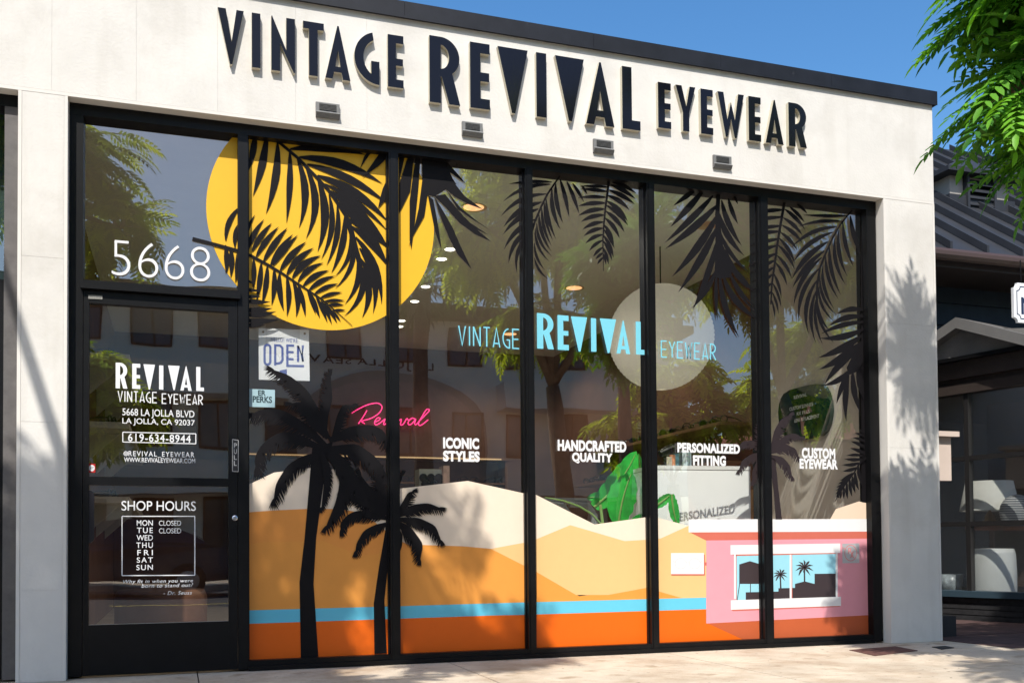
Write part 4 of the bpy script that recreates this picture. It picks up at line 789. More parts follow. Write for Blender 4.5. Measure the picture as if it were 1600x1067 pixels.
for s_, p0, p1 in (("REVIVAL", (392, 328), (590, 255)), ("CUSTOM SUNNIES", (325, 505), (682, 395)), ("RX FILLS", (435, 575), (630, 500)), ("LENS REPLACEMENT", (400, 680), (775, 570))):
    v, f, _ = curve_geo(body=s_, off=.02); lo = v.min(0); hi = v.max(0); A = onx(*zl(*p0), LX-.002); B = onx(*zl(p1[0], p1[1]), LX-.002)
    hgt = (onx(*zl(p0[0], p0[1]-52), LX-.002)[2]-A[2]); z1 = max(hgt, .02)
    m_.add([(LX-.002, A[1]+(q[0]-lo[0])/(hi[0]-lo[0])*(B[1]-A[1]), A[2]+(q[1]-lo[1])/(hi[1]-lo[1])*z1) for q in v], f)
m_.build("lettering", WHITE, lens)
# eyeglasses: one pair, then copies
FRM = mat("black_acetate", (.012, .010, .010, 1), .3, .5); DLENS = mat("dark_lens", (.006, .006, .008, 1), .1, .6)
def make_pair(dark):
    t = thing("sunglasses" if dark else "eyeglasses", "dark sunglasses lying on a shelf" if dark else "black framed eyeglasses lying on a shelf", "glasses")
    m_ = MB()
    for s_ in (-1, 1):
        m_.tube([(s_*.036+.028*math.cos(a), 0, .024+.022*math.sin(a)) for a in np.linspace(0, 2*math.pi, 15)], .0042, 5)
        m_.tube([(s_*.064, 0, .032), (s_*.068, .06, .032), (s_*.066, .13, .016)], .0035, 5)
    m_.tube([(-.010, 0, .03), (0, -.002, .034), (.010, 0, .03)], .004, 5); m_.build("frame", FRM, t)
    if dark:
        for s_ in (-1, 1):
            m_ = MB(); m_.flat([(s_*.036+.027*math.cos(a), .024+.021*math.sin(a)) for a in np.linspace(0, 6, 14)], 0); m_.build("lens", DLENS, t)
    return t
pairs = {0: make_pair(0), 1: make_pair(1)}; used = set()
def put(k, loc, rz, label, group, s=1.5):
    src = pairs[k]
    if k in used:
        t = src.copy(); COL.objects.link(t)
        for ch in src.children:
            c_ = ch.copy(); COL.objects.link(c_); c_.parent = t; c_.matrix_parent_inverse = Matrix.Identity(4)
    else:
        t = src; used.add(k)
        for ch in t.children: ch.matrix_parent_inverse = Matrix.Identity(4)
    t.location = loc; t.rotation_euler = (0, 0, rz); t.scale = (s, s, s); t['label'] = label; t['group'] = group
SHW = mat("walnut_shelf", (.20, .10, .055, 1), .5, .35, var=.2, scale=6)
for zi, z_ in enumerate((1.86, 1.50)):
    m_ = MB(); m_.box(4.72, 5.019, 2.05, 5.6, z_-.03, z_); tag(recenter(m_.build("wall_shelf", SHW), (5.0, 3.8, z_)), ("upper" if zi == 0 else "lower")+" long walnut wall shelf carrying eyeglasses on the right wall", "shelf", "walnut wall shelves")
    for i in range(13): put(i % 3 == 1, (4.80+.03*(i % 2), 2.2+.26*i, z_), R_(-70+12*(i % 3)), ("black eyeglasses" if i % 3 != 1 else "dark sunglasses")+" in the row on the "+("upper" if zi == 0 else "lower")+" right wall shelf", "glasses on the right wall shelves")
for zi, z_ in enumerate((1.15, 1.75, 2.3)):
    m_ = MB(); m_.box(-.719, -.36, 2.6, 6.2, z_-.05, z_)
    for y_ in (3.0, 4.2, 5.4): m_.add([(-.718, y_, z_-.051), (-.45, y_, z_-.051), (-.718, y_, z_-.30), (-.718, y_+.03, z_-.051), (-.45, y_+.03, z_-.051), (-.718, y_+.03, z_-.30)], [(0, 2, 1), (3, 4, 5), (0, 1, 4, 3), (1, 2, 5, 4), (2, 0, 3, 5)])
    tag(recenter(m_.build("display_shelf", mat("pale_shelf", (.55, .52, .48, 1), .6, .3)), (-.7, 4.4, z_)), ("lowest", "middle", "highest")[zi]+" pale bracketed shelf on the left wall seen through the door", "shelf", "pale shelves behind the door")
    for i in range(9): put(i % 2, (-.50, 2.8+.36*i, z_), R_(75+10*(i % 3)), ("black eyeglasses" if i % 2 == 0 else "dark sunglasses")+" in the row on the "+("lowest", "middle", "highest")[zi]+" pale left shelf", "glasses on the pale left shelves")
LED = mat("warm_strip", (1, .8, .5, 1), .5, emit=.28, ecol=(1, .62, .28, 1))
bk = thing("back_wall_display", "long wooden display unit with a warm light strip on the back wall", "display", (3.1, 6.7, .03))
a = at(560, 715, 6.75); b = at(748, 716, 6.75)
m_ = MB(); m_.box(a[0]-1.6, b[0]+.4, 6.70, 7.04, a[2], a[2]+.04)
for k in range(1, 5): m_.box(a[0]-1.6, b[0]+.4, 6.74, 7.04, a[2]-.30*k-.02, a[2]-.30*k)
for x in (a[0]-1.6, a[0], b[0]+.36): m_.box(x, x+.04, 6.72, 7.04, .03, a[2]-.001)
m_.build("shelving", SHW, bk); MB().box(a[0]-1.5, b[0]+.3, 6.695, 6.699, a[2]+.005, a[2]+.022).build("light_strip", LED, bk)
for k in range(1, 4):
    for i in range(9): put((i+k) % 2, (a[0]-1.3+.40*i, 6.84, a[2]-.30*k), 0, ("black eyeglasses" if (i+k) % 2 == 0 else "dark sunglasses")+" in the row on "+("the top", "the second", "the third")[k-1]+" shelf of the back display", "glasses on the back wall display", 1.9)
ds = thing("display_case", "grey upright display case with round black lenses behind the cream dune decal", "display", (at(678, 760, 2.2)[0], 2.2, 0.03))
a = at(655, 762, 2.2); b = at(690, 733, 2.2); c2 = at(700, 728, 2.2)
m_ = MB(); m_.box(a[0], b[0], 2.2, 2.35, .031, b[2]); m_.build("case", mat("case_grey", (.42, .43, .38, 1), .6, .3), ds)
m_ = MB(); m_.box(b[0]+.002, c2[0], 2.15, 2.3, a[2]-.1, c2[2]); m_.box(b[0]+.01, c2[0]-.01, 2.17, 2.29, .031, a[2]-.101); m_.build("card_box", mat("card_pink", (.55, .36, .28, 1), .7, .3, var=.5, scale=8), ds)
for r_ in range(2):
    for k in range(3):
        c_ = at(661.5+12*k+(3*r_), 746+10.5*r_, 2.19); m_ = MB(); m_.lathe([(0, 0), (.036, 0), (.034, .008), (0, .012)], (0, 0, 0), 18); o = m_.build("round_lens", DLENS, ds); o.matrix_world = Matrix.Translation(c_) @ Matrix.Rotation(R_(90), 4, 'X')
STX = float(at(252, 930, 1.5)[0])
pl = thing("stool", "low brown upholstered stool on the shop floor behind the door", "stool", (STX, 1.5, .03))
m_ = MB(); m_.lathe([(0, .0), (.30, .0), (.31, .05), (.31, .36), (.29, .41), (0, .43)], (STX, 1.5, .03), 28); m_.build("seat", mat("brown_leather", (.16, .075, .045, 1), .5, .4, var=.2), pl, smooth=True)

# ================================================================== NEIGHBOUR ON THE RIGHT
NAVY = mat("navy_siding", (.020, .032, .045, 1), .6, .35, var=.2); DKR = mat("dark_metal_roof", (.028, .030, .035, 1), .55, .25, .05, var=.2, scale=3); DKB = mat("dark_brown_trim", (.035, .026, .022, 1), .5, .4, var=.2); GRY = mat("grey_beige_siding", (.30, .28, .25, 1), .7, .3, var=.1)
BRK = mat("black_brick", (.022, .022, .024, 1), .8, .3, var=.4, scale=30); PANE2 = mat("dark_frame", (.016, .015, .015, 1), .4, .4)
nb = thing("neighbour_building", "dark navy shop with standing seam metal roof, louvred cupola and bay window", "building", (8.5, 2.0, 0))
m_ = MB(); m_.box(5.36, 14, 1.9, 8, 2.42, 3.30); m_.box(5.36, 14, 5.2, 8, 0, 2.42)
for k in range(11, 15): m_.add([(5.36, 1.9, k*.22), (14, 1.9, k*.22), (14, 1.878, k*.22+.004), (5.36, 1.878, k*.22+.004), (5.36, 1.897, k*.22+.218), (14, 1.897, k*.22+.218)], [(3, 2, 5, 4), (0, 1, 2, 3)])
m_.build("wall", NAVY, nb)
EY, EZ, PT = 1.30, 3.40, .72
m_ = MB(); m_.add([(5.36, EY, EZ), (14, EY, EZ), (14, 5.4, EZ+PT*4.1), (5.36, 5.4, EZ+PT*4.1), (5.36, EY, EZ-.05), (14, EY, EZ-.05), (14, 9.5, EZ), (5.36, 9.5, EZ)], [(0, 1, 2, 3), (0, 4, 5, 1), (3, 2, 6, 7), (4, 7, 6, 5), (0, 3, 7, 4), (1, 5, 6, 2)])
for k in range(21):
    x = 5.42+.42*k; m_.add([(x, EY-.01, EZ), (x+.026, EY-.01, EZ), (x+.026, 5.4, EZ+PT*4.1), (x, 5.4, EZ+PT*4.1), (x, EY-.01, EZ+.075), (x+.026, EY-.01, EZ+.075), (x+.026, 5.4, EZ+PT*4.1+.075), (x, 5.4, EZ+PT*4.1+.075)], [(0, 1, 5, 4), (4, 5, 6, 7), (0, 4, 7, 3), (1, 2, 6, 5)])
m_.build("roof", DKR, nb)
m_ = MB(); m_.tube([(5.36, EY-.06, EZ-.07), (14, EY-.06, EZ-.07)], .055, 10); m_.build("gutter", mat("brown_gutter", (.06, .035, .025, 1), .4, .5), nb)
m_ = MB(); m_.box(5.36, 14, EY+.02, 1.9, EZ-.16, EZ-.06); m_.build("soffit", DKB, nb)
# cupola
cyf = 2.75; c0 = at(1485, 340, cyf)[0]; c1 = at(1575, 340, cyf)[0]; ct = at(1500, 276, cyf)[2]; cr_ = EZ+PT*(cyf-EY)
cu = MB(); cu.box(c0, c1, cyf, cyf+1.1, cr_-.15, ct); cuo = cu.build("cupola", GRY, nb)
cu = MB(); cu.box(c0-.05, c1+.05, cyf-.05, cyf+1.9, cr_-.10, cr_+.09); cu.build("cupola_skirt", DKR, cuo)
cu = MB(); cm = (c0+c1)/2; cu.add([(c0-.14, cyf-.14, ct), (c1+.14, cyf-.14, ct), (c1+.14, cyf+1.25, ct), (c0-.14, cyf+1.25, ct), (c0-.14, cyf-.14, ct+.05), (c1+.14, cyf-.14, ct+.05), (c1+.14, cyf+1.25, ct+.05), (c0-.14, cyf+1.25, ct+.05), (cm, cyf+.25, ct+.32), (cm, cyf+.85, ct+.32)], [(3, 2, 1, 0), (0, 1, 5, 4), (1, 2, 6, 5), (2, 3, 7, 6), (3, 0, 4, 7), (4, 5, 8), (5, 6, 9, 8), (6, 7, 9), (7, 4, 8, 9)]); cu.build("cupola_roof", DKR, cuo)
lv = MB(); l0 = at(1508, 310, cyf)[0]; l1 = at(1546, 310, cyf)[0]; lb = at(1520, 345, cyf)[2]; lt = at(1520, 282, cyf)[2]
lv.box(l0, l1, cyf-.012, cyf-.002, lb, lt, 1)
for k in range(6):
    z_ = lb+(lt-lb)*(k+.1)/6; lv.add([(l0, cyf-.013, z_+.06), (l1, cyf-.013, z_+.06), (l1, cyf-.07, z_), (l0, cyf-.07, z_), (l0, cyf-.07, z_-.012), (l1, cyf-.07, z_-.012)], [(0, 1, 2, 3), (3, 2, 5, 4)])
lv.box(l0-.03, l0, cyf-.075, cyf-.002, lb-.03, lt+.03); lv.box(l1, l1+.03, cyf-.075, cyf-.002, lb-.03, lt+.03); lv.build("louvre", [DKR, BLACK], cuo)
# angled bay
A = Vector(onz(1470, 918, .30)); B = Vector(onz(1600, 922, .30)); A.z = B.z = 0; du = (B-A).normalized(); dn = Vector((du.y, -du.x, 0))
if dn.y > 0: dn = -dn
def bay(u, o, z): return A+du*u+dn*o+Vector((0, 0, z))
def upx(px, py):                        # where a photo ray meets the bay's wall plane: (u, z)
    d = Vector(ray(px, py)); c_ = Vector(CAM); t = (A-c_).dot(dn)/d.dot(dn); q = c_+d*t; return (q-A).dot(du), q.z
def bbox(mb, u0, u1, o0, o1, z0, z1, m=0):
    v = [bay(u, o, z) for z in (z0, z1) for u, o in ((u0, o0), (u1, o0), (u1, o1), (u0, o1))]
    mb.add(v, [(0, 1, 5, 4), (1, 2, 6, 5), (2, 3, 7, 6), (3, 0, 4, 7), (4, 5, 6, 7), (3, 2, 1, 0)], m)
bz0, bz1, bz2 = .28, upx(1500, 566)[1], upx(1515, 500)[1]
m_ = MB(); bbox(m_, -1.2, 2.6, -.12, 0, 0, bz0-.06)
for k in range(4): bbox(m_, -1.2, 2.6, 0, .012, .004+k*.055, .05+k*.055)
m_.build("brick_base", BRK, nb)
m_ = MB(); bbox(m_, -1.25, 2.6, -.12, .05, bz0-.058, bz0); m_.build("bay_sill", mat("navy_sill", (.03, .055, .075, 1), .5, .4), nb)
wt = upx(1520, 612)[1]
m_ = MB(); bbox(m_, -1.2, 2.6, -.12, -.01, wt, bz1); bbox(m_, -1.2, 2.6, -.01, .03, wt-.005, wt+.09); bbox(m_, -1.2, 2.6, -.01, .06, bz1-.16, bz1-.002); m_.build("bay_fascia", DKB, nb)
um, uz = upx(1507, 720); um2 = upx(1514, 720)[0]
m_ = MB()
for u0, u1 in ((-1.2, -1.1), (um, um2), (um+1.25, um+1.33), (2.5, 2.6)): bbox(m_, u0, u1, -.06, .0, bz0, wt)
for py in (715, 818):
    z_ = upx(1520, py)[1]; bbox(m_, -1.1, 2.5, -.05, -.004, z_-.022, z_+.022)
bw = m_.build("bay_window", PANE2, nb)
m_ = MB(); bbox(m_, -1.1, 2.5, -.04, -.034, bz0, wt, 0); m_.build("bay_pane", [GLASS], bw)
m_ = MB(); bbox(m_, -1.3, 2.7, -3.0, -2.9, 0, 3.2); bbox(m_, -1.3, 2.7, -2.9, -.13, bz0-.10, bz0-.065); m_.build("bay_interior", mat("dark_interior", (.045, .028, .020, 1), .8, .2, var=.3), nb)
# little gable over the bay
apx = upx(1515, 500); gL = upx(1440, 552); gR = upx(1725, 552); lowz = bz1
m_ = MB(); P = [(gL[0], lowz), (gR[0], lowz), (gR[0], gL[1]*.5+lowz*.5), (apx[0], apx[1]-.10), (gL[0], gL[1]*.5+lowz*.5)]
m_.add([bay(u, .10, z) for u, z in P]+[bay(u, -.4, z) for u, z in P], [tuple(range(5)), tuple(range(5, 10))[::-1]]+[(i, i+5, (i+1) % 5+5, (i+1) % 5) for i in range(5)]); m_.build("gable", mat("grey_pediment", (.17, .165, .155, 1), .7, .3, var=.15), nb)
m_ = MB()
for e in (gL, gR):
    a, b = (e[0], e[1]), (apx[0], apx[1]); th = .10
    q = [bay(a[0], .22, a[1]-th), bay(b[0], .22, b[1]-th), bay(b[0], .22, b[1]), bay(a[0], .22, a[1]), bay(a[0], -1.6, a[1]-th), bay(b[0], -1.6, b[1]-th), bay(b[0], -1.6, b[1]), bay(a[0], -1.6, a[1])]
    m_.add(q, [(0, 1, 2, 3), (7, 6, 5, 4), (3, 2, 6, 7), (0, 4, 5, 1), (0, 3, 7, 4), (1, 5, 6, 2)])
m_.build("gable_roof", mat("grey_barge", (.13, .127, .122, 1), .5, .4, var=.1), nb)
m_ = MB(); m_.add([bay(gL[0]-.2, .14, lowz-.005), bay(gR[0], .14, lowz-.005), bay(gR[0], .14, lowz+.03), bay(gL[0]-.2, .14, lowz+.03), bay(gL[0]-.2, -.1, lowz-.005), bay(gR[0], -.1, lowz-.005), bay(gR[0], -.1, lowz+.03), bay(gL[0]-.2, -.1, lowz+.03)], [(0, 1, 2, 3), (3, 2, 6, 7), (0, 4, 5, 1), (4, 7, 6, 5)]); m_.build("gable_flashing", BLACK, nb)
# hanging plaque
py_ = 1.15; pq = thing("hanging_plaque", "white notched plaque with navy border hanging under the neighbour's dark eave", "sign", tuple(at(1612, 503, py_)))
def notch(x0, x1, z0, z1, r):
    P = []
    for cx, cz, a0 in ((x0, z0, 90), (x1, z0, 180), (x1, z1, 270), (x0, z1, 360)): P += arc(cx, cz, r, r, a0, a0-90, 6)
    return P
a = at(1585, 503, py_); b = at(1654, 448, py_); m_ = MB(); m_.prism(notch(a[0], b[0], a[2], b[2], .045), py_, py_+.03); m_.build("board", mat("white_sign_paint", (.75, .76, .76, 1), .5, .4), pq)
m_ = MB(); yy = py_-.001; N_ = notch(a[0]+.035, b[0]-.035, a[2]+.035, b[2]-.035, .04); stroke(m_, N_+[N_[0], N_[1]], .010, yy); text_fit(m_, "N", (1596, 491), (1616, 466), yy-.0002, .02); m_.build("border", mat("navy_print", (.012, .022, .06, 1), .5), pq)
m_ = MB()
for x in (a[0]+.1, b[0]-.1): m_.tube([(x, py_+.015, b[2]-.01), (x, py_+.015, EZ-.08)], .006, 6)
m_.build("hanger", BLACK, pq)
# box at the side wall
a = at(1440, 750, .95); b = at(1485.5, 683, .95); ubx = thing("utility_box", "beige capped box on the side wall behind the right pier", "wall box", (5.5, 1.0, a[2]))
MB().box(5.351, b[0], .95, 1.45, a[2], b[2]).build("body", mat("beige_paint", (.55, .45, .38, 1), .7, .3, var=.05), ubx); e = at(1492.5, 680, .95); MB().box(5.351, e[0], .90, 1.5, b[2]+.001, b[2]+.045).build("cap", mat("beige_paint", (.55, .45, .38, 1)), ubx)
# things in the bay window
def bpt(px, py, back): u, z = upx(px, py); q = bay(u, 0, z); c_ = Vector(CAM); d = q-c_; t = ((A-dn*back)-c_).dot(dn)/d.dot(dn); return c_+d*t
t0, t1 = bpt(1514, 752, .5), bpt(1578, 752, .5); s0, s1 = bpt(1505, 798, .5), bpt(1587, 798, .5); cx_ = (t0+t1)/2
lm_ = thing("table_lamp", "table lamp with large pale tapered drum shade in the neighbour's window", "lamp", (cx_.x, cx_.y, bz0))
m_ = MB(); zb = (s0.z+s1.z)/2-cx_.z; m_.lathe([((s1-s0).length/2, zb), ((t1-t0).length/2, 0), ((t1-t0).length/2-.008, 0), ((s1-s0).length/2-.008, zb)], tuple(cx_), 36); m_.build("lamp_shade", mat("shade_linen", (.88, .88, .82, 1), .9, .1), lm_, smooth=True)
m_ = MB(); zz_ = bpt(1545, 822, .5).z-cx_.z; m_.lathe([(0, zz_), (.10, zz_), (.11, zz_+.03), (.05, zz_+.06), (.045, zb-.05), (.012, zb), (.012, -.02)], tuple(cx_), 20); m_.build("base", mat("brass_base", (.35, .20, .08, 1), .35, .5, .7), lm_, smooth=True)
w0, w1 = bpt(1515, 858, .35), bpt(1583, 858, .35); wc = (w0+w1)/2; r_ = (w1-w0).length/2; h_ = wc.z-bz0+.07
cs = MB(); cs.lathe([(0, 0), (r_*.94, 0), (r_*.99, .05), (r_, h_*.5), (r_*.97, h_-.05), (r_*.90, h_), (0, h_+.005)], (wc.x, wc.y, bz0-.064), 32); tag(recenter(cs.build("ceramic_stool", mat("white_ceramic", (.86, .89, .88, 1), .25, .5, var=.04), smooth=True), (wc.x, wc.y, bz0-.064)), "glazed white ceramic garden stool low in the neighbour's window", "stool")
w0, w1 = bpt(1470, 896, .25), bpt(1502, 896, .25); wc2 = (w0+w1)/2; r_ = (w1-w0).length/2
tubm = MB(); tubm.lathe([(0, 0), (r_*.8, 0), (r_, wc2.z-bz0+.06), (r_*.92, wc2.z-bz0+.06), (r_*.75, .03), (0, .03)], (wc2.x, wc2.y, bz0-.064), 24); tag(recenter(tubm.build("planter_tub", mat("blue_white_china", (.45, .52, .62, 1), .3, .5, var=.75, scale=16), smooth=True), (wc2.x, wc2.y, bz0-.064)), "small blue and white patterned china tub in the corner of the neighbour's window", "planter")
w0, w1 = bpt(1528, 823, .55), bpt(1640, 823, .55); tb2 = thing("wooden_table", "dark reddish wooden table under the lamp in the neighbour's window", "table", tuple((w0+w1)/2))
m_ = MB(); c_ = (w0+w1)/2; m_.obox((c_.x, c_.y, w0.z-.02), (w1-w0)/2, -dn*.22, .02); m_.build("top", mat("red_wood", (.12, .04, .02, 1), .35, .5, var=.3), tb2)
for k, s_ in ((-1, 1), (1, 1), (-1, -1), (1, -1)):
    m_ = MB(); q = c_+(w1-w0)/2*k*.92+dn*.19*s_; m_.tube([(q.x, q.y, w0.z-.041), (q.x, q.y, bz0-.062)], [.028, .018], 8); m_.build("leg", mat("red_wood", (.12, .04, .02, 1)), tb2)
struct(MB().box(5.36, 30, .31, 12, -.1, .006).build("patio", mat("dark_brick_paving", (.075, .045, .042, 1), .85, .25, var=.5, scale=9, bump=.3, bscale=40)))
pt2 = MB(); pt2.box(5.40, 30, -.60, .30, 0.001, .004); struct(pt2.build("patio_edge", mat("dark_brick_paving", (.075, .045, .042, 1))))
w0 = bpt(1590, 800, .45); cus = MB()
cus.add([(w0.x+.20*math.cos(a)*math.cos(b), w0.y+.10*math.sin(a)*math.cos(b), w0.z+.17*math.sin(b)) for b in np.linspace(-1.5, 1.5, 9) for a in np.linspace(0, 2*math.pi, 17)[:-1]], [(i*16+j, i*16+(j+1) % 16, (i+1)*16+(j+1) % 16, (i+1)*16+j) for i in range(8) for j in range(16)])
sm_ = mat("striped_cloth", (.10, .12, .16, 1), .9, .2); n_ = sm_.node_tree.nodes; wv = n_.new("ShaderNodeTexWave"); wv.inputs["Scale"].default_value = 14; wv.bands_direction = 'Z'; tc_ = n_.new("ShaderNodeTexCoord"); rp_ = n_.new("ShaderNodeValToRGB"); rp_.color_ramp.elements[0].color = (.03, .05, .09, 1); rp_.color_ramp.elements[1].color = (.70, .70, .68, 1)
sm_.node_tree.links.new(tc_.outputs["Object"], wv.inputs["Vector"]); sm_.node_tree.links.new(wv.outputs["Fac"], rp_.inputs[0]); sm_.node_tree.links.new(rp_.outputs[0], n_["Principled BSDF"].inputs["Base Color"])
tag(recenter(cus.build("cushion", sm_, smooth=True), (w0.x, w0.y, w0.z-.17)), "navy and white striped cushion beside the table lamp in the neighbour's window", "cushion")
def cover(name, label, px, c, z=.004):
    P = [onz(*q, z) for q in px]; n = len(P); m_ = MB(); m_.add([(q[0], q[1], z) for q in P]+[(q[0], q[1], -.02) for q in P], [tuple(range(n))[::-1], tuple(range(n, 2*n))]+[(i, (i+1) % n, (i+1) % n+n, i+n) for i in range(n)]); o = m_.build(name, c); c_ = sum((Vector(q) for q in P), Vector())/n; tag(recenter(o, (c_.x, c_.y, 0)), label, "cover")
cover("utility_cover", "rusty brown rectangular utility cover in the sidewalk before the right pier", [(1327, 1014.6), (1398.5, 1008.8), (1434, 1015.5), (1367, 1023.5)], mat("rusty_iron", (.10, .045, .035, 1), .8, .3, var=.5, scale=24, bump=.4, bscale=90))
cover("drain_grate", "small black grate in the sidewalk at the foot of the right pier", [(1456, 1009.8), (1476.6, 1008.2), (1491, 1011), (1471.7, 1013.6)], mat("black_iron", (.02, .02, .02, 1), .7, .3))
db = MB(); a = at(1472, 997, .25); b = at(1494, 972, .25); db.box(5.353, b[0], .25, .55, .004, .16); tag(recenter(db.build("drain_box", mat("black_plastic", (.02, .02, .022, 1), .5, .4)), (5.4, .3, .004)), "black box low on the ground just behind the right pier", "box")

# ================================================================== TREES
def leaf_mat(name, c, tr=.45):
    m = bpy.data.materials.new(name); m.use_nodes = True; n = m.node_tree.nodes; l = m.node_tree.links; b = n["Principled BSDF"]
    b.inputs["Roughness"].default_value = .5; b.inputs["Specular IOR Level"].default_value = .3
    at_ = n.new("ShaderNodeAttribute"); at_.attribute_name = "tone"
    rp = n.new("ShaderNodeValToRGB"); rp.color_ramp.elements[0].color = (c[0]*.45, c[1]*.50, c[2]*.6, 1); rp.color_ramp.elements[1].color = (min(1, c[0]*2.3), c[1]*1.6, c[2]*1.1, 1)
    l.new(at_.outputs["Fac"], rp.inputs[0]); l.new(rp.outputs[0], b.inputs["Base Color"])
    t = n.new("ShaderNodeBsdfTranslucent"); mu = n.new("ShaderNodeMix"); mu.data_type = 'RGBA'; mu.blend_type = 'MULTIPLY'; mu.inputs[0].default_value = 1; l.new(rp.outputs[0], mu.inputs[6]); mu.inputs[7].default_value = (1.6, 1.5, .5, 1); l.new(mu.outputs[2], t.inputs[0])
    mx = n.new("ShaderNodeMixShader"); mx.inputs[0].default_value = tr; l.new(b.outputs[0], mx.inputs[1]); l.new(t.outputs[0], mx.inputs[2]); l.new(mx.outputs[0], n["Material Output"].inputs[0]); MATS[name] = m; return m
LEAFG = leaf_mat("tree_leaf", (.075, .27, .030), .34); LEAFO = leaf_mat("olive_leaf", (.21, .36, .075), .74); BARK = mat("tree_bark", (.24, .18, .125, 1), .9, .2, var=.35, scale=12, bump=.6, bscale=40)
def pinnate(pairs, L, ll, lw):
    """one compound leaf: leaflets of six corners along a drooping midrib"""
    v = []; f = []
    def put_(base, d, ln, wd):
        d = np.array(d, float); d /= np.linalg.norm(d); s = np.cross(d, [0, 0, 1.0]); s /= np.linalg.norm(s); o = len(v); base = np.array(base)
        dz = np.array([0, 0, 1.0])
        v.extend([base, base+d*ln*.30+s*wd*.46+dz*ln*.05, base+d*ln*.68+s*wd*.42+dz*ln*.0, base+d*ln-dz*ln*.12, base+d*ln*.68-s*wd*.42, base+d*ln*.30-s*wd*.46+dz*ln*.05, base+d*ln*.5-dz*ln*.04])
        f.extend([(o, o+6, o+2, o+1), (o+6, o+3, o+2, o+2), (o, o+5, o+4, o+6), (o+6, o+4, o+3, o+3)])
    for i in range(pairs):
        u = (i+.9)/(pairs+.5); x = L*u; z = -.32*L*u*u; k = .72+.28*math.sin(math.pi*min(1, u*1.05))
        for sg in (-1, 1): put_((x, 0, z), (.50+.25*u, sg*1.0, -.25), ll*k, lw*k)
    put_((L, 0, -.32*L), (1, 0, -.6), ll*.95, lw*.9)
    f = [q if q[2] != q[3] and len(set(q)) == 4 else tuple(dict.fromkeys(q)) for q in f]
    return np.array(v), f
def crown_mesh(name, leaves, tmpl, m, parent, size_j=.25):
    """leaves: list of (position, axis, normal)"""
    tv, tf = tmpl; nv = len(tv); k = len(leaves)
    pos = np.array([a[0] for a in leaves]); ax = np.array([a[1] for a in leaves]); up = np.array([a[2] for a in leaves])
    ax /= np.linalg.norm(ax, axis=1)[:, None]; up = up-(up*ax).sum(1)[:, None]*ax; up /= np.maximum(1e-6, np.linalg.norm(up, axis=1))[:, None]; sd = np.cross(up, ax)
    sc_ = 1+size_j*(rng.random(k)*2-1)
    V = pos[:, None, :]+(tv[None, :, 0, None]*ax[:, None, :]+tv[None, :, 1, None]*sd[:, None, :]+tv[None, :, 2, None]*up[:, None, :])*sc_[:, None, None]
    V = V.reshape(-1, 3); me = bpy.data.meshes.new(name)
    ln = np.array([len(q) for q in tf]); flat = np.concatenate([np.array(q) for q in tf]); LI = (flat[None, :]+(np.arange(k)*nv)[:, None]).ravel(); LT = np.tile(ln, k); LS = np.concatenate([[0], np.cumsum(LT)[:-1]])
    me.vertices.add(len(V)); me.vertices.foreach_set("co", V.ravel().astype(np.float32)); me.loops.add(len(LI)); me.loops.foreach_set("vertex_index", LI.astype(np.int32))
    me.polygons.add(len(LT)); me.polygons.foreach_set("loop_start", LS.astype(np.int32)); me.polygons.foreach_set("loop_total", LT.astype(np.int32))
    a = me.attributes.new("tone", 'FLOAT', 'POINT'); a.data.foreach_set("value", np.repeat(rng.random(k), nv).astype(np.float32))
    me.materials.append(m); me.update(calc_edges=True); me.validate(); o = bpy.data.objects.new(name, me); COL.objects.link(o)
    o.parent = parent; o.matrix_parent_inverse = parent.matrix_world.inverted(); return o
def tree(label, base, trunk, clusters, tmpl, m, per=9, limbs=(), group=None, name="street_tree", droop=.5, hub=None):
    """clusters: (centre, radii, number of branchlets); every branchlet carries leaves along its length"""
    t = thing(name, label, "tree", base, group); tm = MB(); tm.tube([q[:3] for q in trunk], [q[3] for q in trunk], 12)
    for l in limbs: tm.tube([q[:3] for q in l], [q[3] for q in l], 9)
    hb = Vector(trunk[-1][:3]) if hub is None else Vector(hub); leaves = []
    for c, r, nb_ in clusters:
        c = np.array(c, float); r = np.array(r, float)
        mid_ = (Vector(c)+hb)/2+Vector((0, 0, .15)); tm.tube([hb, mid_, Vector(c)], [.06, .045, .025], 7)
        for k in range(nb_):
            d = rng.normal(size=3); d /= np.linalg.norm(d); d[2] = d[2]*.8+.1
            e = c+d*r*(.55+.45*rng.random()); s0 = c+d*r*.08; dr = np.array([0, 0, -droop*np.linalg.norm(r)*.22])
            P = [s0+(e-s0)*u+dr*u*u for u in np.linspace(0, 1, 5)]
            tm.tube([tuple(q) for q in P], [.014, .012, .009, .006, .003], 4)
            for i in range(per):
                u = .25+.75*(i+rng.random()*.6)/per; j = min(3, int(u*4)); p_ = P[j]+(P[j+1]-P[j])*(u*4-j); dd = P[j+1]-P[j]; dd = dd/np.linalg.norm(dd)
                sd = np.cross(dd, [0, 0, 1]); sd = sd/max(.1, np.linalg.norm(sd))*(1 if i % 2 else -1)
                axs = dd*(.55+.5*u)+sd*(.9-.5*u)+rng.normal(size=3)*.22+np.array([0, 0, -.32*droop*2]); leaves.append((p_, axs, np.array([0, 0, 1.0])+rng.normal(size=3)*.35+np.array([SUN.x, SUN.y, SUN.z])*.3))
    tm.build("trunk", BARK, t, smooth=True); crown_mesh("crown", leaves, tmpl, m, t); return t
LP_NEAR = pinnate(8, .28, .082, .032); LP_MID = pinnate(7, .30, .10, .034); LP_FAR = pinnate(4, .5, .26, .11)
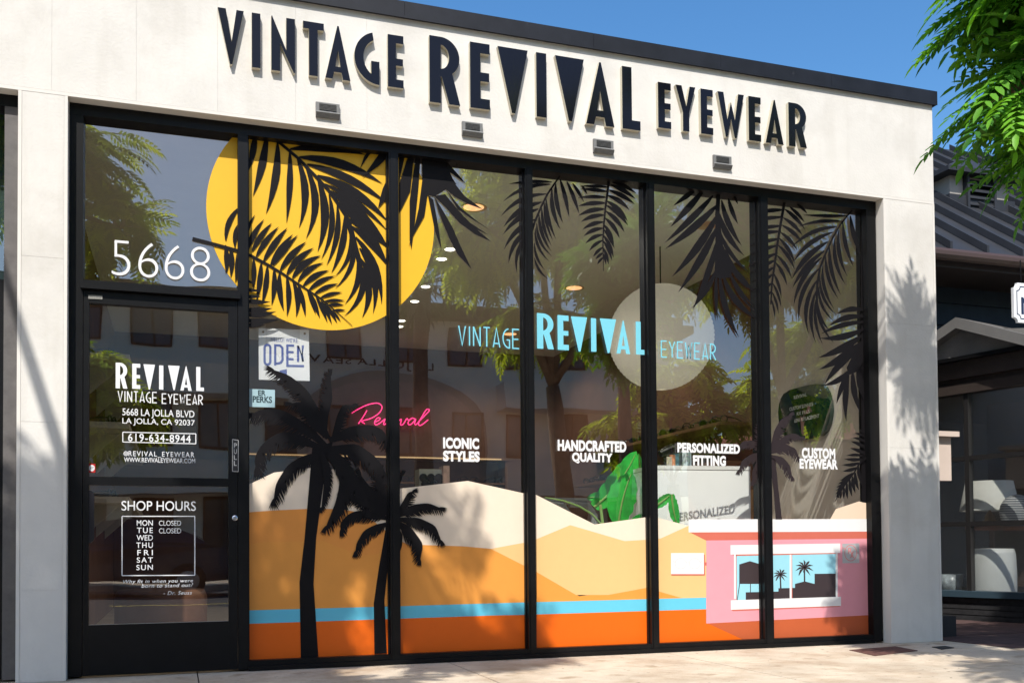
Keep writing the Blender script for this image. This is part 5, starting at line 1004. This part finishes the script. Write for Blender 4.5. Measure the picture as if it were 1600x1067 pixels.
# right street tree: its leaves hang into the frame at the upper right
tree("leafy green street tree whose feathery branches hang over the right pier and sidewalk", (7.7, -3.1, -.0), [(7.7, -3.1, -.1, .14), (7.6, -3.1, 1.5, .11), (7.0, -3.0, 2.8, .09), (5.7, -2.8, 3.9, .06)],
     [((4.06, -2.3, 3.02), (.30, .34, .28), 21), ((4.10, -2.3, 2.66), (.20, .25, .18), 10), ((3.78, -2.3, 2.86), (.14, .2, .10), 5), ((3.92, -2.3, 3.42), (.30, .32, .22), 17), ((4.22, -2.3, 3.50), (.34, .40, .55), 32), ((4.17, -2.3, 5.12), (.15, .2, .26), 9), ((4.9, -2.7, 3.9), (.8, .7, .7), 34), ((5.7, -2.8, 4.6), (1.0, .9, .8), 30)], LP_NEAR, LEAFG, 9, droop=.34)
_a, _b = at(24, 490, 0), at(100, 725, 0); _o = np.array([SUN.x, SUN.y, SUN.z])/-SUN.y*2.6
LIMB = [(*(_a+(_b-_a)*u+_o), w_) for u, w_ in ((-.75, .022), (0, .030), (.5, .033), (1.0, .036), (1.35, .038))]
# left street tree: seen mirrored in the transom, shading the door
tree("street tree mirrored in the glass above the door with a leaning limb", (-3.2, -3.8, 0), [(-3.2, -3.8, -.1, .20), (-3.15, -3.8, 1.5, .16), (-2.9, -3.85, 3.2, .14), (-2.5, -3.9, 4.3, .10)],
     [((-2.2, -4.0, 5.25), (1.0, .95, .60), 62), ((-1.25, -4.1, 4.6), (1.0, .9, .85), 60), ((-.05, -4.0, 5.70), (.45, .7, .48), 26), ((-1.32, -4.0, 5.95), (.34, .5, .42), 20), ((-.75, -4.05, 6.72), (.5, .4, .26), 13), ((-2.35, -4.0, 5.85), (.35, .5, .4), 12), ((-2.6, -3.7, 4.2), (.9, .8, .7), 34), ((-.55, -4.3, 3.9), (.45, .6, .55), 22), ((-3.2, -4.2, 5.2), (.8, .9, .8), 30)], LP_MID, LEAFO, 9,
     limbs=[[*LIMB], [(-2.5, -3.9, 4.3, .07), (-2.1, -3.3, 4.2, .06), (LIMB[-1][0], LIMB[-1][1], LIMB[-1][2], .040)]])
# further trees mirrored in the panes
tree("broad street tree mirrored in the middle panes around the lettering", (4.6, -5.2, -.13), [(4.6, -5.2, -.2, .14), (4.55, -5.2, 1.4, .11), (4.4, -5.2, 2.7, .09)],
     [((3.5, -5.1, 4.5), (.9, 1.0, .8), 48), ((4.6, -5.3, 4.9), (1.1, 1.1, .9), 60), ((5.4, -4.9, 4.2), (.85, .8, .75), 44), ((4.1, -5.1, 5.7), (1.2, 1.1, .8), 48), ((4.3, -5.4, 3.6), (.8, .7, .45), 28)], LP_MID, LEAFO, 9)
tree("forked street tree mirrored in the right hand panes near the lantern", (8.0, -5.0, -.0), [(8.0, -5.0, -.1, .12), (7.95, -5.0, 1.5, .10), (7.6, -5.0, 2.7, .07)],
     [((7.1, -5.2, 4.3), (.9, 1.0, .7), 38), ((8.8, -5.0, 4.5), (1.0, 1.0, .8), 40), ((7.8, -5.4, 5.6), (1.2, 1.1, .8), 42)], LP_MID, LEAFO, 9, limbs=[[(7.95, -5.0, 1.5, .08), (8.5, -5.0, 2.8, .06), (9.0, -5.0, 3.9, .04)]])
for i, (x, y, s, lb) in enumerate(((-9, -19, 1.2, "leftmost"), (13.5, -19.5, 1.0, "middle"), (18.3, -20, 1.25, "rightmost"), (-2.5, -20, .9, "smallest"))):
    tree("dark bushy tree on the far side of the street, "+lb+" of those mirrored there", (x, y, 0), [(x, y, -.1, .25*s), (x, y, 2.5*s, .18*s)], [((x-1*s, y, 4.2*s), (1.6*s, 1.4*s, 1.3*s), 40), ((x+1*s, y, 4.6*s), (1.6*s, 1.4*s, 1.4*s), 40), ((x, y, 5.8*s), (1.6*s, 1.4*s, 1.1*s), 36)], LP_FAR, LEAFO, 7, group="trees across the street")
# fan palms across the street
PALM = leaf_mat("palm_leaf", (.06, .11, .03), .3); PTR = mat("palm_trunk", (.16, .12, .09, 1), .95, .1, var=.3, scale=10)
def fan_palm(label, x, y, h, s=1.0):
    t = thing("fan_palm", label, "palm tree", (x, y, 0), "fan palms across the street"); m_ = MB(); m_.tube([(x, y, -.1), (x+.05, y, h*.3), (x, y, h*.7), (x+.05, y, h)], [.24*s, .17*s, .15*s, .20*s], 12)
    for k in range(26):
        a = 2.4*k; e = .25+.7*((k*.37) % 1); m_.tube([(x+.10*math.cos(a), y+.10*math.sin(a), h-.55*((k*.61) % 1)), (x+.32*math.cos(a)*s, y+.32*math.sin(a)*s, h-.7-.4*((k*.43) % 1))], [.03, .012], 4)
    m_.build("trunk", PTR, t); lv_ = MB()
    for k in range(38):
        a = 2.39996*k; el = 1.25-1.9*(k/38); d = Vector((math.cos(a)*math.cos(el), math.sin(a)*math.cos(el), math.sin(el))); c_ = Vector((x+.05, y, h+.1))+d*.75*s; sd = d.cross(Vector((0, 0, 1))); sd.normalize(); lv_.tube([(x+.05, y, h+.05), tuple(c_)], .014, 4)
        for j in range(13):
            b = (j-6)*.21; dd = d*math.cos(b)+sd*math.sin(b); L = .72*s*(1-.25*abs(b)); w_ = sd*math.cos(b)*.030*s-d*math.sin(b)*.030*s; q = c_+dd*L*.55; tip = c_+dd*L+Vector((0, 0, -.22*s))
            lv_.add([c_, q-w_, tip, q+w_], [(0, 1, 2, 3)])
    lv_.build("crown", PALM, t)
fan_palm("tall fan palm mirrored beside the yellow sun with its trunk before the white building", 5.2, -15.8, 6.7, 1.15)
fan_palm("fan palm mirrored near the middle panes partly behind the broad tree", 10.5, -16.3, 8.0, 1.0)

# ================================================================== ACROSS THE STREET
APT = mat("apartment_stucco", (.80, .73, .62, 1), .9, .2, var=.05, scale=1.2); APTD = mat("apartment_brown", (.10, .065, .045, 1), .8, .2); PNKW = mat("rose_stucco", (.52, .38, .31, 1), .9, .2, var=.06); GLD = mat("far_glass", (.05, .055, .06, 1), .12, .6)
BY = -30.0
apt = thing("apartment_building", "three storey cream apartment building across the street mirrored in the shop glass", "building", (3, BY, 0))
m_ = MB(); m_.box(-20, 19, BY-9, BY, -.2, 9.2); m_.build("wall", APT, apt)
m_ = MB(); m_.box(-20.6, 19.6, BY-9.5, BY+.7, 9.2, 9.5); m_.box(-20.3, 19.3, BY-9, BY+.35, 9.5, 9.9); m_.build("roof", APTD, apt)
m_ = MB(); m_.prism([(4.2, 0)]+[(4.2, 5.4)]+arc(7.6, 5.4, 3.4, 1.9, 180, 0, 20)+[(11, 0)], BY, BY+.25); m_.build("arch_surround", mat("arch_trim", (.42, .34, .27, 1), .9, .2), apt)
m_ = MB(); m_.prism([(4.5, 0)]+[(4.5, 5.3)]+arc(7.6, 5.3, 3.1, 1.7, 180, 0, 20)+[(10.7, 0)], BY+.251, BY+.30); m_.build("arch_wall", PNKW, apt)
first = None
for zi, (z0, z1) in enumerate(((7.7, 8.95), (4.2, 5.9), (.6, 2.6))):
    for i in range(17):
        x0 = -19+2.2*i
        yo = .32 if 4.3 < x0 < 10.0 and zi else .0
        if first is None:
            m_ = MB(); w_, h_ = 1.3, 1.25
            m_.box(0, w_, 0, .06, 0, .07); m_.box(0, w_, 0, .06, h_-.07, h_); m_.box(0, .07, 0, .06, .07, h_-.07); m_.box(w_-.07, w_, 0, .06, .07, h_-.07); m_.box(w_/2-.03, w_/2+.03, 0, .06, .07, h_-.07)
            wf = m_.build("window", APTD); gp = MB().box(.07, w_-.07, .005, .02, .07, h_-.07).build("window_glass", GLD); gp.parent = wf; first = (wf, gp); o = wf
        else:
            o = first[0].copy(); COL.objects.link(o); g_ = first[1].copy(); COL.objects.link(g_); g_.parent = o
        o.parent = apt; o.matrix_parent_inverse = Matrix.Translation((-3, -BY, 0)); o.location = (x0, BY+.005+yo, z0); o.scale = (1, 1, (z1-z0)/1.25)
m_ = MB()
for x0, x1 in ((11.4, 19), (-20, 3.8)): m_.box(x0, x1, BY, BY+1.3, 5.98, 7.0); m_.box(x0, x1, BY, BY+1.3, 2.7, 3.7)
m_.build("balcony", APT, apt)
m_ = MB(); v, f, _ = curve_geo(body="LA JOLLA SEAVIEW", off=.004, space=1.15, ext=.03); lo = v.min(0); hi = v.max(0)
m_.add([(9.0-(q[0]-lo[0])/(hi[0]-lo[0])*5.6, BY+.30+q[2]+.03, 7.36+(q[1]-lo[1])/(hi[1]-lo[1])*.34) for q in v], [q[::-1] for q in f]); m_.build("lettering", mat("dark_letters", (.02, .015, .012, 1), .6), apt)
vil = thing("villa", "terracotta villa with a tiled roof across the street mirrored at the right", "building", (31, BY, 0))
m_ = MB(); m_.box(24, 44, BY-8, BY+2, -.2, 5.0); m_.build("wall", mat("terracotta_wall", (.36, .17, .11, 1), .9, .2, var=.1), vil)
m_ = MB(); m_.add([(23, BY+3, 5), (45, BY+3, 5), (45, BY-9, 5), (23, BY-9, 5), (27, BY-3, 7.2), (41, BY-3, 7.2)], [(0, 1, 5, 4), (1, 2, 5), (2, 3, 4, 5), (3, 0, 4)]); m_.build("roof", mat("roof_tile", (.30, .12, .07, 1), .9, .2, var=.2, scale=8), vil)

# ================================================================== PARKED CARS ACROSS THE ROAD (mirrored in the door and panes)
TYRE = mat("tyre_rubber", (.018, .018, .018, 1), .85, .2); RIM = mat("alloy_rim", (.45, .46, .48, 1), .3, .5, .9); CGL = mat("car_glass", (.02, .024, .028, 1), .05, .7); CHR = mat("lamp_glass", (.6, .6, .6, 1), .15, .6)
def parked_car(label, x, y, col, flip=1):
    g = -.13; t = thing("parked_car", label, "car", (x, y, g), "cars parked across the road"); P_ = mat("car_paint_%d" % int(col[0]*1000), col, .22, .6)
    low = [(-2.25, .30), (-2.28, .62), (-2.18, .80), (-1.55, .92), (-.95, .98), (1.35, 1.00), (2.10, .97), (2.26, .85), (2.27, .45), (2.2, .30)]
    n = len(low); v = []
    for yy, kx, kz in ((-.90, .985, .0), (-.93, 1, 0), (.93, 1, 0), (.90, .985, 0)):
        for q in low: v.append((x+flip*q[0]*kx, y+yy*(1 if q[1] < .9 else .93), g+q[1]))
    m_ = MB(); m_.add(v, [tuple(range(n)), tuple(range(3*n, 4*n))[::-1]]+[(k*n+i, k*n+(i+1) % n, (k+1)*n+(i+1) % n, (k+1)*n+i) for k in range(3) for i in range(n)])
    roof = [(-1.05, .975), (-.40, 1.40), (.10, 1.47), (.85, 1.45), (1.45, 1.20), (1.75, .995)]; nr = len(roof); v = []
    for yy in (-1, 1):
        for q in roof: v.append((x+flip*q[0], y+yy*(.84-.22*max(0, (q[1]-.97)/.5)), g+q[1]))
    m_.add(v, [tuple(range(nr)), tuple(range(nr, 2*nr))[::-1]]+[(i, i+1, nr+i+1, nr+i) for i in range(nr-1)]); m_.build("body", P_, t)
    for yy in (-1, 1):
        for a, b in ((-.78, .18), (.26, 1.20)):
            def W_(q): return (x+flip*q[0], y+yy*(.845-.22*max(0, (q[1]-.97)/.5)+.004), g+q[1])
            hi_a = 1.38 if a > 0 else 1.10; q = [(a, 1.03), (b, 1.03), (b-(.10 if a > 0 else 0), 1.38 if a < 0 else 1.24), (a+(.0 if a > 0 else .42), 1.40 if a < 0 else 1.39)]
            m2 = MB(); m2.add([W_(k) for k in q], [(0, 1, 2, 3)]); m2.build("side_window", CGL, t)
    for q0, q1, nm in (((-.98, 1.03), (-.45, 1.375), "windscreen"), ((1.68, 1.05), (1.47, 1.205), "rear_window")):
        m2 = MB(); m2.add([(x+flip*(q[0]-.012 if nm == "windscreen" else q[0]+.012), y+s_*(.74-.2*(q[1]-.97)/.5), g+q[1]+.012) for q, s_ in ((q0, -1), (q0, 1), (q1, 1), (q1, -1))], [(0, 1, 2, 3)]); m2.build(nm, CGL, t)
    for wx in (-1.42, 1.38):
        for yy in (-1, 1):
            m2 = MB(); m2.lathe([(.19, -.10), (.30, -.105), (.325, -.06), (.325, .06), (.30, .105), (.19, .10)], k=28); o = m2.build("wheel", TYRE, t, smooth=True); o.matrix_world = Matrix.Translation((x+flip*wx, y+yy*.84, g+.325)) @ Matrix.Rotation(R_(90), 4, 'X')
            m2 = MB(); m2.lathe([(0, -.108), (.06, -.112), (.19, -.098), (.19, .098), (.06, .112), (0, .108)], k=20); r_2 = m2.build("rim", RIM, o); r_2.parent = o; r_2.matrix_parent_inverse = Matrix.Identity(4)
    for yy in (-.62, .62):
        for xx, nm, c_ in ((-2.275, "headlight", CHR), (2.272, "tail_light", mat("red_lens", (.35, .01, .01, 1), .2, .6))):
            m2 = MB(); m2.box(min(x+flip*xx, x+flip*(xx+(.03 if xx < 0 else -.03))), max(x+flip*xx, x+flip*(xx+(.03 if xx < 0 else -.03)))+.012, y+yy-.2, y+yy+.2, g+.66, g+.78); m2.build(nm, c_, t)
parked_car("dark blue saloon car parked across the road opposite the shop door", -1.2, -14.6, (.012, .020, .035, 1), 1)
parked_car("silver saloon car parked across the road opposite the wide panes", 5.6, -14.7, (.38, .39, .40, 1), -1)
parked_car("white saloon car parked across the road farthest along", 12.0, -14.6, (.66, .66, .64, 1), 1)
